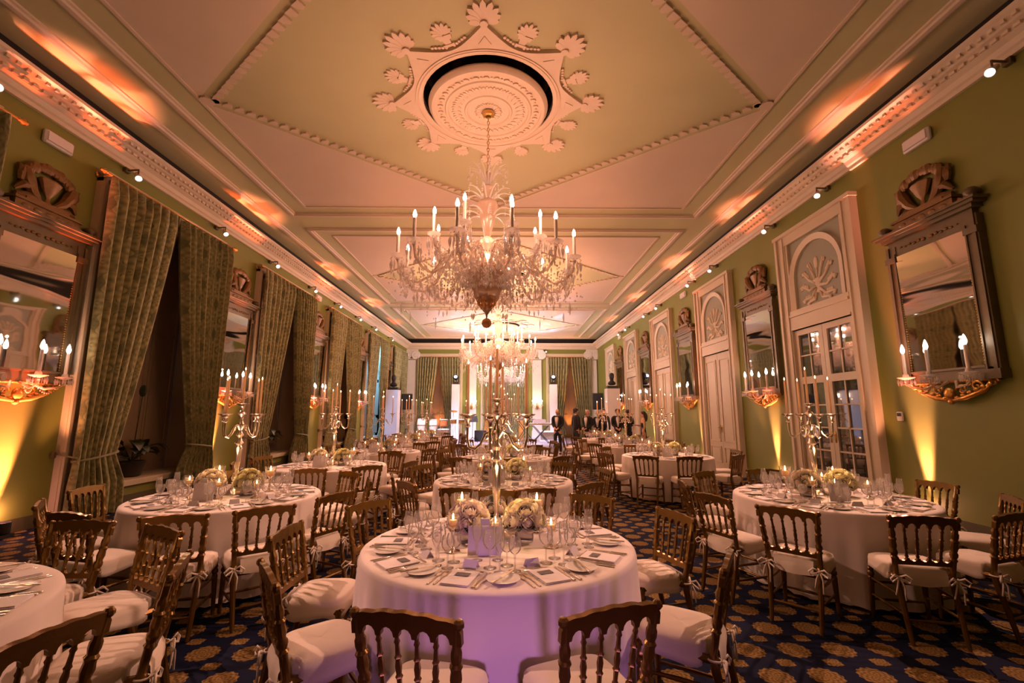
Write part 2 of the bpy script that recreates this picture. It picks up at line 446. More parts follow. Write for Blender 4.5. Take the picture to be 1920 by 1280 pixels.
    def mesh(s, name, m):
        me = bpy.data.meshes.new(name)
        me.from_pydata(s.v, [], s.f)
        if s.smooth is True:
            me.polygons.foreach_set('use_smooth', [True]*len(me.polygons))
        elif s.smooth:
            me.polygons.foreach_set('use_smooth', [True]*len(me.polygons))
            me.set_sharp_from_angle(angle=radians(s.smooth))
        if s.uv is not None:
            ul = me.uv_layers.new(name='UVMap')
            li = [0]*len(me.loops); me.loops.foreach_get('vertex_index', li)
            flat = []
            for i in li: flat += s.uv[i]
            ul.data.foreach_set('uv', flat)
        me.materials.append(m)
        return me

def ob(name, me, parent=None, loc=(0, 0, 0), rot=(0, 0, 0), kind=None, label=None, scale=None):
    o = bpy.data.objects.new(name, me)
    COL.objects.link(o)
    if parent is not None: o.parent = parent
    o.location = loc; o.rotation_euler = rot
    if scale: o.scale = scale
    if kind: o['kind'] = kind
    if label: o['label'] = label
    return o
def tag(o, label, cat, group=None, kind=None):
    if label: o['label'] = label
    if cat: o['category'] = cat
    if group: o['group'] = group
    if kind: o['kind'] = kind
    return o
def thing(name, label, cat, loc=(0, 0, 0), rz=0.0, group=None):
    return tag(ob(name, None, None, loc, (0, 0, rz)), label, cat, group)
def struct(name, me, parent=None, loc=(0, 0, 0), rot=(0, 0, 0)):
    return ob(name, me, parent, loc, rot, kind=None if parent else 'structure')
ORD = ('first', 'second', 'third', 'fourth', 'fifth', 'sixth', 'seventh', 'eighth', 'ninth', 'tenth', 'eleventh', 'twelfth')
# ---------------------------------------------------------------- room shell
YC = 17.3
fl = MB().box((0, (YB+YC)/2, -.05), (XR-XL+.4, YC-YB, .1))
struct('floor', fl.mesh('floor', m_carpet))
df = MB().box((0, (YC+YF)/2, -.045), (XR-XL+.4, YF-YC, .1))
struct('floor_dance', df.mesh('floor_dance', m_dance))

ZW = 5.36     # window and door head height
def wall_with_openings(name, x0, x1, ops, sill, head, yb, yf):
    b = MB(); y = yb
    for a, c in ops:
        b.box(((x0+x1)/2, (y+a)/2, 3.1), (x1-x0, a-y, 6.2))
        b.box(((x0+x1)/2, (a+c)/2, (head+6.2)/2), (x1-x0, c-a, 6.2-head))
        if sill > 0: b.box(((x0+x1)/2, (a+c)/2, sill/2), (x1-x0, c-a, sill))
        y = c
    b.box(((x0+x1)/2, (y+yf)/2, 3.1), (x1-x0, yf-y, 6.2))
    return struct(name, b.mesh(name, m_wall))
SILL = .44
wall_with_openings('wall_left', XL-.2, XL, [(y, y+WIN_W) for y in WIN_L], SILL, ZW, YB, YF)
struct('wall_right', MB().box((XR+.1, (YB+YF)/2, 3.1), (.2, YF-YB, 6.2)).mesh('wall_right', m_wall))
FW = ((-5.65, -2.78), (-1.28, 1.58), (3.08, 5.95))     # windows of the far wall
b = MB(); x = XL-.2
for a, c in FW:
    b.box(((x+a)/2, YF+.1, 3.1), (a-x, .2, 6.2)); b.box(((a+c)/2, YF+.1, (ZW+6.2)/2), (c-a, .2, 6.2-ZW)); x = c
b.box(((x+XR+.2)/2, YF+.1, 3.1), (XR+.2-x, .2, 6.2))
struct('wall_far', b.mesh('wall_far', m_wall))
struct('wall_near', MB().box((0, YB-.1, 3.1), (XR-XL+.4, .2, 6.2)).mesh('wall_near', m_wall))
for side, x in (('left', XL+.015), ('right', XR-.015)):
    struct('baseboard_'+side, MB().box((x, (YB+YF)/2, .09), (.03, YF-YB, .18)).mesh('baseboard', m_base))

# cornice: sloping cove projecting into the room, shade of the slot above it painted near-black
CO = [(0, 5.84), (.05, 5.84), (.05, 5.90), (.08, 5.92), (.10, 5.99), (.17, 6.03), (.17, 6.08), (.23, 6.10), (.30, 6.16), (.34, 6.18), (.34, 6.23), (.22, 6.25), (.22, 6.14)]
cn = MB()
cn.sweep_rect([(-o, z) for o, z in CO], XL, YB, XR, YF)
cor = struct('trim_1', cn.mesh('cornice', m_plaster))
eg = MB()
y = YB
while y < YF:
    for s_ in (-1, 1):
        if y > 2.0:
            eg.box((s_*(XR-.185), y, 6.055), (.035, .075, .04)); eg.box((s_*(XR-.285), y+.06, 6.135), (.03, .05, .045), Matrix.Identity(4))
    y += .13
x = XL+.4
while x < XR-.4:
    eg.box((x, YF-.185, 6.055), (.075, .035, .04)); x += .13
ob('dentil', eg.mesh('dentil', m_plaster), cor, kind='stuff')
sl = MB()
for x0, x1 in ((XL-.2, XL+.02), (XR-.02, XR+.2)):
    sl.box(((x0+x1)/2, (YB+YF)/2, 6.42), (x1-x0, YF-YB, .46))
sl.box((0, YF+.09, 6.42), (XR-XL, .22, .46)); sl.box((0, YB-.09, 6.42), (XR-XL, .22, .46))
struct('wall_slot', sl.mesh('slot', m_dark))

# ceiling slabs, leaving a square hole over each rosette
HOLE = 1.18
cl = MB()
ys = [YB-.2]
for y in CH_Y: ys += [y-HOLE, y+HOLE]
ys.append(YF+.2)
for i in range(0, len(ys), 2):
    cl.box((0, (ys[i]+ys[i+1])/2, ZC+.05), (XR-XL+.4, ys[i+1]-ys[i], .1))
for y in CH_Y:
    for s_ in (-1, 1):
        cl.box((s_*(HOLE+(XR+.2-HOLE)/2), y, ZC+.05), (XR+.2-HOLE, 2*HOLE, .1))
for y in CH_Y:
    nn = 48; vs = []
    for i in range(nn):
        a = 2*pi*i/nn; k = HOLE/max(abs(cos(a)), abs(sin(a)))
        vs += [(k*cos(a)*1.001, y+k*sin(a)*1.001, ZC), (1.165*cos(a), y+1.165*sin(a), ZC)]
    cl.add(vs, [(2*i, 2*i+1, 2*((i+1) % nn)+1, 2*((i+1) % nn)) for i in range(nn)])
ceil = struct('ceiling', cl.mesh('ceiling', m_sage))
mo = MB(smooth=40)
PM = [(-.09, ZC), (-.085, ZC-.025), (-.05, ZC-.03), (-.03, ZC-.055), (.03, ZC-.055), (.05, ZC-.03), (.085, ZC-.025), (.09, ZC)]
mo.sweep_rect(PM, -5.77, YB+.6, 5.77, YF-.62)
struct('trim_2', mo.mesh('border_moulding', m_pinkpl))
circ = lambda r, n, a0=0: [(r*cos(a0+2*pi*i/n), r*sin(a0+2*pi*i/n)) for i in range(n)]

def ring_disc(b, outer, inner, z0, z1, M=None):
    """flat ring between two outlines of the same count"""
    n = len(outer)
    vs = [(x, y, z0) for x, y in outer] + [(x, y, z0) for x, y in inner] + [(x, y, z1) for x, y in outer] + [(x, y, z1) for x, y in inner]
    fs = []
    for i in range(n):
        j = (i+1) % n
        fs += [(i, n+i, n+j, j), (2*n+i, 2*n+j, 3*n+j, 3*n+i), (i, j, 2*n+j, 2*n+i), (n+i, 3*n+i, 3*n+j, n+j)]
    b.add(vs, fs, M)
def palmette(b, cx, cy, ang, s, z0, z1, n=7):
    """fan of petals growing along ang"""
    for k in range(n):
        a = ang + (k-(n-1)/2)*.36
        L_ = s*(1.0-.045*abs(k-(n-1)/2)**1.6)
        w = s*.13
        ca, sa = cos(a), sin(a)
        pts = []
        for u, v in ((.12, -.35), (.55, -1), (.85, -.8), (1, 0), (.85, .8), (.55, 1), (.12, .35)):
            pts.append((cx+ca*u*L_-sa*v*w, cy+sa*u*L_+ca*v*w))
        b.prism(pts, z0+.0022*k, z1)
PW, PL = 4.57, 3.78
star_n = 96
def star_r(a):
    t = (a*8/(2*pi)) % 1.0
    d = abs(t-.5)*2          # 1 at the tips
    return 1.20 + .34*d**2.0
for bi, yc in enumerate(CH_Y):
    near = bi in (1, 2)
    a_ = MB(smooth=40); a_.sweep_rect(PM, -5.09, yc-4.26, 5.09, yc+4.26)
    a_.sweep_rect([(0, ZC), (.0, ZC-.03), (.05, ZC-.03), (.06, ZC)], -PW, yc-PL, PW, yc+PL)
    struct('trim_%d' % (3+bi*2), a_.mesh('panel_moulding', m_pinkpl))
    # pink corner fields, one slab each
    hx, hy = PW-.07, PL-.05
    for sx in (-1, 1):
        for sy in (-1, 1):
            c = MB().prism([(sx*hx, sy*.12), (sx*PW, sy*.12), (sx*PW, sy*PL), (sx*.12, sy*PL), (sx*.12, sy*hy)], ZC-.014, ZC+.004)
            ob('corner_field', c.mesh('corner_field', m_pinkpl), ceil, (0, yc, 0))
    if bi == 0: continue
    lf = MB()
    n = 34
    for sx in (-1, 1):
        for sy in (-1, 1):
            dx, dy = -sx*hx, sy*hy
            L_ = hypot(dx, dy); ux, uy = dx/L_, dy/L_
            nx, ny = (uy, -ux)
            if nx*sx + ny*sy < 0: nx, ny = -nx, -ny
            for k in range(n):
                t = (k+.5)/n*L_
                px, py = sx*hx+ux*t, yc+uy*t
                h = .14; w = L_/n*.66
                lf.prism([(px-ux*w*.5-nx*.02, py-uy*w*.5-ny*.02), (px+ux*w*.75-nx*.03, py+uy*w*.75-ny*.03),
                          (px+ux*w*.55-nx*h, py+uy*w*.55-ny*h), (px+ux*w*.05-nx*h*1.05, py+uy*w*.05-ny*h*1.05), (px-ux*w*.45-nx*h*.6, py-uy*w*.45-ny*h*.6)], ZC-.032, ZC+.002)
    for px, py in ((hx, 0), (-hx, 0), (0, hy), (0, -hy)):
        lf.prism([(px+.11*cos(w), yc+py+.11*sin(w)) for w in [2*pi*i/10 for i in range(10)]], ZC-.036, ZC+.002)
    ob('leaf_border', lf.mesh('leaf_border', m_pinkpl), ceil, kind='stuff')
    # rosette
    A = [2*pi*i/star_n + pi/2 for i in range(star_n)]
    st = MB()
    ring_disc(st, [((star_r(a-pi/2))*cos(a), (star_r(a-pi/2))*sin(a)) for a in A], [(1.09*cos(a), 1.09*sin(a)) for a in A], ZC-.055, ZC+.01)
    for r0, r1, z in ((1.09, 1.105, .064), (1.125, 1.145, .068)):
        ring_disc(st, [(r1*cos(a), r1*sin(a)) for a in A], [(r0*cos(a), r0*sin(a)) for a in A], ZC-z, ZC-.04)
    o_ros = ob('ceiling_rosette', st.mesh('rosette_star', m_rose), ceil, (0, yc, 0))
    for k in range(8):
        a = pi/2 + 2*pi*k/8 + pi/8*0
        q = MB(); palmette(q, 1.53*cos(a), 1.53*sin(a), a, .34, ZC-.045, ZC+.003, 9)
        q.prism([(1.54*cos(a)+.055*cos(w), 1.54*sin(a)+.055*sin(w)) for w in [2*pi*i/8 for i in range(8)]], ZC-.06, ZC)
        q.prism([(r*cos(a+d), r*sin(a+d)) for r, d in ((1.23, -.07), (1.23, .07), (1.36, 0))], ZC-.065, ZC-.04)
        ob('palmette', q.mesh('palmette', m_rose), o_ros)
        a2 = a + pi/8
        q = MB()
        for w, h, u in ((.07, .04, 1.24), (.045, .07, 1.29), (.085, .07, 1.36)):
            ca, sa = cos(a2), sin(a2)
            q.prism([((u)*ca - s2*w*sa, u*sa + s2*w*ca) for s2 in (-1, 1)] + [((u+h)*ca - s2*w*1.25*sa, (u+h)*sa + s2*w*1.25*ca) for s2 in (1, -1)], ZC-.03, ZC+.002)
        palmette(q, 1.42*cos(a2), 1.42*sin(a2), a2, .22, ZC-.035, ZC+.003, 9)
        for s2 in (-1, 1):
            for g in range(5):
                aa = a2 + s2*(.05+.035*g); rr = 1.235+.022*g
                q.prism([(rr*cos(aa)+.022*cos(w), rr*sin(aa)+.022*sin(w)) for w in [2*pi*i/6 for i in range(6)]], ZC-.028, ZC+.002)
        ob('flower_basket', q.mesh('flower_basket', m_rose), o_ros)
    # well above the opening
    we = MB(smooth=25)
    we.lathe([(1.092, ZC-.062), (1.08, ZC-.055), (1.035, ZC-.048), (1.03, ZC+.02)], 48, caps=(0, 0))
    ob('well_rim', we.mesh('well_rim', m_rose), o_ros)
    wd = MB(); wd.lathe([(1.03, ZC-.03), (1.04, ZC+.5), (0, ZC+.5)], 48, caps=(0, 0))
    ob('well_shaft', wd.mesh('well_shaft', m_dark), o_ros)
    # hanging disc with relief
    di = MB(smooth=35)
    di.lathe([(0, ZC+.13), (.90, ZC+.13), (.965, ZC+.10), (.985, ZC+.06), (.965, ZC+.02), (.93, ZC-.005), (.88, ZC-.005), (.865, ZC+.01), (.72, ZC+.01), (.705, ZC-.008), (.67, ZC-.008), (.655, ZC+.01), (.40, ZC+.008), (.385, ZC-.008), (.36, ZC-.008), (.34, ZC+.01), (0, ZC+.006)][::-1], 64)
    dsc = ob('ceiling_disc', di.mesh('ceiling_disc', m_rose), o_ros, (0, 0, -.185), scale=(.965, .965, 1))
    rl = MB()
    for k in range(32):
        a = 2*pi*k/32
        palmette(rl, .44*cos(a), .44*sin(a), a, .17, ZC-.006, ZC+.012, 3)
        rl.prism([(.79*cos(a)+.045*cos(w), .79*sin(a)+.03*sin(w)) for w in [2*pi*i/7 for i in range(7)]], ZC-.012, ZC+.012)
        rl.prism([(.79*cos(a+.1)+.02*cos(w), .79*sin(a+.1)+.02*sin(w)) for w in [2*pi*i/5 for i in range(5)]], ZC-.006, ZC+.012)
    for k in range(16):
        a = 2*pi*k/16
        palmette(rl, .10*cos(a), .10*sin(a), a, .13, ZC-.006, ZC+.012, 3)
    ob('relief_leaf', rl.mesh('relief_leaf', m_rose), dsc, kind='stuff')

# ---------------------------------------------------------------- windows of the curtain wall
def rect_frame(b, x0, x1, z0, z1, w, y0, y1, bottom=True):
    b.box(((x0+x1)/2, (y0+y1)/2, z1-w/2), (x1-x0, y1-y0, w))
    if bottom: b.box(((x0+x1)/2, (y0+y1)/2, z0+w/2), (x1-x0, y1-y0, w))
    zb = z0+w if bottom else z0
    for xx in (x0+w/2, x1-w/2):
        b.box((xx, (y0+y1)/2, (zb+z1-w)/2), (w, y1-y0, z1-w-zb))
LEFT, RIGHT, FAR = -pi/2, pi/2, pi
# local wall frame: x along the wall, y out of the wall into the room, z up
def window_unit(no, loc, rz, half, sill):
    r = ob('window_%d' % no, None, None, loc, (0, 0, rz)); r['kind'] = 'structure'
    tr = MB(smooth=30)
    for s_ in (-1, 1):
        tr.box((s_*(half+.05), .05, (ZW+.06)/2), (.17, .10, ZW+.06))
        tr.box((s_*(half+.10), .07, (ZW+.06)/2), (.05, .14, ZW+.06))
    tr.box((0, .05, ZW+.06), (2*half+.27, .10, .14)); tr.box((0, .07, ZW+.15), (2*half+.33, .15, .05))
    ob('window_casing', tr.mesh('window_casing', m_cream), r)
    D = .62
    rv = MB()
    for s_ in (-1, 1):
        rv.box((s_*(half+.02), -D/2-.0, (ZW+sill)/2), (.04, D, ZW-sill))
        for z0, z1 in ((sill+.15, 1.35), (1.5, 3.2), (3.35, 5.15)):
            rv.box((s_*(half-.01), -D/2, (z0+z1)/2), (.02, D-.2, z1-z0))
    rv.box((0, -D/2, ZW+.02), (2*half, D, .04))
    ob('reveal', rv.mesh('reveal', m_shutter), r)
    if sill > .1:
        si = MB(); si.box((0, -D/2+.03, sill-.02), (2*half+.0, D+.10, .05)); si.box((0, .05, sill-.07), (2*half-.02, .04, .06))
        ob('window_sill', si.mesh('window_sill', m_cream), r)
    # shutters folded across the dark glass
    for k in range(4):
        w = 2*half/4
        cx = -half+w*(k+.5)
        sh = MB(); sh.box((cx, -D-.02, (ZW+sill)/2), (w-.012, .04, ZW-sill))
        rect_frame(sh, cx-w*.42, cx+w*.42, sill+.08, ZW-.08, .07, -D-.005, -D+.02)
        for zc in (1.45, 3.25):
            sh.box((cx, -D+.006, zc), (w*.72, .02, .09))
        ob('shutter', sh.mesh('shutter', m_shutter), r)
    return r

ROW = [None]
def curtain_mesh(x0, x1, xt0, xt1, zt, ztie, folds, depth, seed):
    """hanging panel: top edge x0..x1 at zt, gathered to xt0..xt1 at ztie, falling to the floor"""
    rnd = random.Random(seed)
    nu, nv = folds*10, 26
    ph = [rnd.uniform(-.5, .5) for _ in range(folds+1)]
    b = MB(smooth=True); uv = []
    Wc = abs(x1-x0)*2.0
    zs = [zt - (zt-ztie)*(i/16) for i in range(17)] + [ztie - (ztie-.015)*(i/9) for i in range(1, 10)]
    for zi, z in enumerate(zs):
        if z >= ztie:
            t = (zt-z)/(zt-ztie)
            e = t**1.25
            a0, a1 = x0+(xt0-x0)*e, x1+(xt1-x1)*e
            amp = depth*(1-.45*t)
        else:
            t = (ztie-z)/ztie
            fl = .55*min(1, t*2.2)
            a0, a1 = xt0-(xt1-xt0)*.12*fl, xt1+(xt1-xt0)*.55*fl
            amp = depth*(.55+.45*t)
        pinch = 1.0 if z < zt-.12 else .55
        for ui in range(nu+1):
            u = ui/nu
            k = int(u*folds) if u < 1 else folds
            w = 2*pi*folds*u + ph[k]*.6*sin(pi*(u*folds % 1))
            s_ = sin(w)
            yy = amp*pinch*(s_ + .25*sin(2.1*w+zi*.05+seed))
            xx = a0+(a1-a0)*u + .018*sin(w*1.0+1.1)*(1 if 0 < ui < nu else 0)
            b.v.append((xx, yy, z)); uv.append((u*Wc, z))
    for zi in range(len(zs)-1):
        for ui in range(nu):
            p = zi*(nu+1)+ui
            b.f.append((p, p+1, p+nu+2, p+nu+1))
    b.uv = uv
    return b.mesh('curtain', m_damask)
def curtain_pair(loc, rz, half, mid, zt, ztie, wt, lab, group, seed, off=.26, rodpart=True, folds=8):
    """two tied curtains on a gilt rod"""
    M_ = Matrix.Translation(loc) @ Matrix.Rotation(rz, 4, 'Z')
    P = lambda x, y, z: M_ @ Vector((x, y, z))
    for k, (sgn, nm) in enumerate(((1, 'nearer') , (-1, 'farther'))):
        x_out = sgn*half if rz != FAR else sgn*half
        t = thing('curtain', lab % nm, 'curtain', P(0, off, 0), rz, group)
        a0, a1 = (x_out, mid) if True else 0
        xo2 = sgn*(half-.06)
        me = curtain_mesh(x_out, mid+sgn*.03, xo2, xo2-sgn*wt, zt, ztie, folds, .105, seed+k)
        ob('panel', me, t)
        tb = MB(smooth=True)
        xm = xo2-sgn*wt/2
        pts = []
        for i in range(13):
            a = pi*2*i/12
            pts.append((xm+(wt/2+.03)*cos(a), .11*sin(a), ztie+.0-.05*cos(a)*sgn))
        tb.tube(pts, .018, 6)
        tb.tube([(xo2+sgn*.06, -off+.03, ztie+.07), (xo2+sgn*.04, 0, ztie+.02), (xo2, .05, ztie)], .012, 6)
        ob('tieback', tb.mesh('tieback', m_damask), t)
        bx = MB().rbox((xo2+sgn*.10, -off+.035, ztie+.06), (.06, .05, .10), bv=.012)
        ob('hook', bx.mesh('hook', m_frame), t)
    r = thing('curtain_rod', lab.replace('%s ', '').replace('green damask curtain', 'thin gilt finial rod'), 'curtain rod', P(0, off, zt+.03), rz, group.replace('curtains', 'curtain rods'))
    rb = MB(smooth=True); rb.tube([(-half-.10, 0, 0), (half+.10, 0, 0)], .017, 8)
    ob('pole', rb.mesh('pole', m_gilt), r)
    for s_ in (-1, 1):
        fb = MB(smooth=True); fb.lathe([(0, 0), (.03, .01), (.018, .03), (.045, .065), (.02, .10), (.03, .115), (0, .13)], 10, Matrix.Translation((s_*(half+.08), 0, 0)) @ Matrix.Rotation(s_*pi/2, 4, 'Y'))
        ob('finial', fb.mesh('finial', m_gilt), r)
        bk = MB(smooth=True); bk.tube([(s_*(half-.02), 0, 0), (s_*(half-.02), -off+.01, .02)], .012, 6); bk.lathe([(.05, -.01), (.05, .012), (0, .02)], 10, Matrix.Translation((s_*(half-.02), -off+.012, .02)) @ Matrix.Rotation(-pi/2, 4, 'X'))
        ob('bracket', bk.mesh('bracket', m_gilt), r)
for i, y in enumerate(WIN_L):
    yc = y+WIN_W/2
    window_unit(i+1, (XL, yc, 0), LEFT, WIN_W/2, SILL)
    nm = ('cut-off window at far left', 'closest fully visible side window', 'second fully visible side window', 'third fully visible side window', 'fourth fully visible side window', 'side window next to the band')[i]
    curtain_pair((XL, yc, 0), LEFT, WIN_W/2+.16, [0, .05, -.2, .15, 0, 0][i], 5.40, .93, .72 if i < 3 else .8, 'green damask curtain on the %s side of the ' + nm, 'side window curtains', 10*i)
for i, (a, c) in enumerate(FW):
    window_unit(7+i, ((a+c)/2, YF, 0), FAR, (c-a)/2, .0)
    nm = ('far window behind the drums', 'middle far window', 'far window behind the keyboards')[i]
    # on the far wall local x runs towards the curtain side
    M_ = ((a+c)/2, YF, 0)
    curtain_pair(M_, FAR, (c-a)/2+.02, 0, 5.28, .85, .86, 'green damask curtain on the %s side of the ' + nm, 'far wall curtains', 90+7*i, off=.22, folds=8)
for o in COL.objects:
    if o.get('group') == 'far wall curtains' and o.name.startswith('curtain'):
        o['label'] = o['label'].replace('nearer side', 'curtain wall side').replace('farther side', 'door wall side')

# ---------------------------------------------------------------- doors of the right wall
def arc(cx, cz, r, a0, a1, n): return [(cx+r*cos(a0+(a1-a0)*i/n), cz+r*sin(a0+(a1-a0)*i/n)) for i in range(n+1)]
def relief(b, y0):
    """urn with scrolling foliage"""
    b.lathe([(0, 0), (.10, .01), (.05, .05), (.03, .10), (.07, .14), (.13, .22), (.15, .27), (.05, .30), (0, .30)], 10, Matrix.Translation((0, y0, 3.92)) @ Matrix.Scale(.22, 4, (0, 1, 0)))
    b.ball((0, y0, 4.52), .085, 8, 6, (.8, .25, 1.5))
    b.tube([(0, y0, 4.2), (0, y0, 4.45)], .018, 5)
    for s_ in (-1, 1):
        for k, (x1, z1, x2, z2, cr) in enumerate(((.12, 4.35, .22, 4.55, .05), (.22, 4.22, .40, 4.42, .06), (.25, 4.02, .46, 4.15, .07), (.20, 3.86, .42, 3.86, .06), (.1, 3.8, .3, 3.78, .045))):
            b.tube([(s_*.05, y0, 4.18-.06*k), (s_*x1, y0, z1), (s_*x2, y0, z2), (s_*(x2+cr), y0, z2-cr*.4), (s_*(x2+cr*.5), y0, z2-cr*1.2), (s_*(x2-.02), y0, z2-cr*.7)], [.030, .030, .026, .022, .018, .016], 6)
            b.ball((s_*x2, y0, z2-cr*.5), .055, 6, 4, (1, .4, 1))
            for g in range(3):
                t = (g+1)/4
                b.ball((s_*(x1+(x2-x1)*t), y0, z1+(z2-z1)*t+.035), .042, 6, 4, (1, .4, 1.3))
def door_unit(no, yc, glazed):
    r = ob('door_%d' % no, None, None, (XR, yc, 0), (0, 0, RIGHT)); r['kind'] = 'structure'
    H, hw, iw, zh = 5.42, 1.13, .835, 3.30
    c = MB()
    for s_ in (-1, 1):
        c.box((s_*(iw+hw-.02)/2, .05, H/2), (hw-iw-.02, .10, H-.01)); c.box((s_*(hw-.035), .07, H/2), (.07, .14, H)); c.box((s_*(iw+.05), .06, H/2-.03), (.035, .125, H-.06))
    c.box((0, .052, H-.13), (2*iw+.02, .10, .26)); c.box((0, .075, H-.03), (2*hw+.04, .17, .07)); 
    c.box((0, .052, zh+.15), (2*iw+.02, .10, .30)); c.box((0, .07, zh+.30), (2*iw, .13, .05)); c.box((0, .06, zh+.02), (2*iw, .12, .04))
    ob('door_casing', c.mesh('door_casing', m_cream), r)
    # arched over-door panel
    z0, z1, ar = zh+.32, H-.26, .645
    zs = 4.97-ar
    pl = MB(); pl.box((0, .015, (z0+z1)/2), (2*iw, .03, z1-z0)); ob('arch_ground', pl.mesh('arch_ground', m_relief), r)
    fr = MB(smooth=30)
    outer = arc(0, zs, ar+.12, 0, pi, 20); inner = arc(0, zs, ar, 0, pi, 20)
    outer = [(ar+.12, 3.70)] + outer + [(-ar-.12, 3.70)]; inner = [(ar, 3.70)] + inner + [(-ar, 3.70)]
    n = len(outer)
    vs = [(x, .03, z) for x, z in outer] + [(x, .03, z) for x, z in inner] + [(x, .10, z) for x, z in outer] + [(x, .075, z) for x, z in inner]
    fs = []
    for i in range(n-1):
        fs += [(2*n+i, 2*n+i+1, 3*n+i+1, 3*n+i), (i, i+1, 2*n+i+1, 2*n+i), (n+i, 3*n+i, 3*n+i+1, n+i+1)]
    fr.add(vs, fs); fr.box((0, .06, 3.66), (2*iw, .09, .10))
    for s_ in (-1, 1): fr.box((s_*(iw-.03), .05, (3.7+z1)/2), (.06, .07, z1-3.7))
    ob('arch_frame', fr.mesh('arch_frame', m_cream), r)
    q = MB(smooth=True); relief(q, .032); ob('relief_ornament', q.mesh('relief_ornament', m_plaster), r)
    # leaves
    zt = 2.25
    for s_ in (-1, 1):
        lw = iw
        lf = MB()
        cx = s_*iw/2
        if glazed:
            rect_frame(lf, cx-lw/2+.004, cx+lw/2-.004, .02, zh-.01, .11, .0, .05)
            lf.box((cx, .025, .30), (lw-.22, .04, .36)); lf.box((cx, .025, zt), (lw-.01, .055, .14))
            lf.box((cx, .038, .5), (lw-.2, .04, .04))
            panes = []
            for (za, zb, rows) in ((.48, zt-.07, 4), (zt+.07, zh-.12, 2)):
                hgt = (zb-za)/rows
                for i in range(rows):
                    for j in range(2):
                        x0 = cx-lw/2+.11+j*(lw-.22)/2; x1 = x0+(lw-.22)/2
                        panes.append((x0, x1, za+i*hgt, za+(i+1)*hgt))
                    if i: lf.box((cx, .025, za+i*hgt), (lw-.22, .03, .028))
                lf.box((cx, .025, (za+zb)/2), (.028, .03, zb-za))
            leaf = ob('door_leaf', lf.mesh('door_leaf', m_cream), r)
            for p in panes:
                pm = MB().box(((p[0]+p[1])/2, .012, (p[2]+p[3])/2), (p[1]-p[0], .008, p[3]-p[2]), Matrix.Rotation(random.uniform(-.012, .012), 4, 'Z') )
                ob('pane', pm.mesh('pane', m_doorglass), leaf)
        else:
            lf.box((cx, .02, zh/2), (lw-.008, .04, zh-.02))
            leaf = ob('door_leaf', lf.mesh('door_leaf', m_cream), r)
            for za, zb in ((.22, .68), (.80, 3.12)):
                pm = MB(); rect_frame(pm, cx-lw/2+.10, cx+lw/2-.10, za, zb, .035, .035, .062); pm.box((cx, .045, (za+zb)/2), (lw-.36, .02, zb-za-.16))
                ob('door_panel', pm.mesh('door_panel', m_cream), leaf)
        hd = MB(smooth=True); hd.rbox((s_*.06, .055, 1.16), (.035, .012, .20), bv=.006)
        hd.tube([(s_*.06, .05, 1.2), (s_*.06, .11, 1.2), (s_*.15, .115, 1.2)], .011, 6)
        ob('door_handle', hd.mesh('door_handle', m_brass), leaf)
    return r
m_doorglass = mat('door_glass', (.30, .30, .30), .03, .92, var=.1, scale=1)
for i, y in enumerate(DOOR_R):
    door_unit(i+1, y, i == 0)

# ---------------------------------------------------------------- far wall pilasters
for i, x in enumerate((XL+.34, -2.02, 2.32, XR-.34)):
    w = .62 if 0 < i < 3 else .55
    p = ob('trim_%d' % (20+i), None, None, (x, YF, 0), (0, 0, FAR)); p['kind'] = 'structure'
    sh = MB(); sh.box((0, .08, 2.6), (w, .16, 5.0)); sh.box((0, .10, .22), (w+.12, .22, .44)); sh.box((0, .09, .47), (w+.06, .19, .06))
    ob('pilaster_shaft', sh.mesh('pilaster_shaft', m_marble), p)
    cp = MB(smooth=30); cp.box((0, .12, 5.76), (w+.26, .26, .10)); cp.box((0, .11, 5.60), (w+.02, .22, .24)); cp.box((0, .10, 5.17), (w+.04, .20, .05))
    for s_ in (-1, 1):
        cp.lathe([(.29, 0), (.29, .27), (.23, .28), (.22, .25), (.14, .25), (.13, .30), (.05, .30), (0, .31)], 22, Matrix.Translation((s_*(w/2+.02), .0, 5.44)) @ Matrix.Rotation(-pi/2, 4, 'X'))
    for k in range(5): cp.ball(((k-2)*w/5, .225, 5.56), .045, 6, 4)
    ob('ionic_capital', cp.mesh('ionic_capital', m_marble), p)

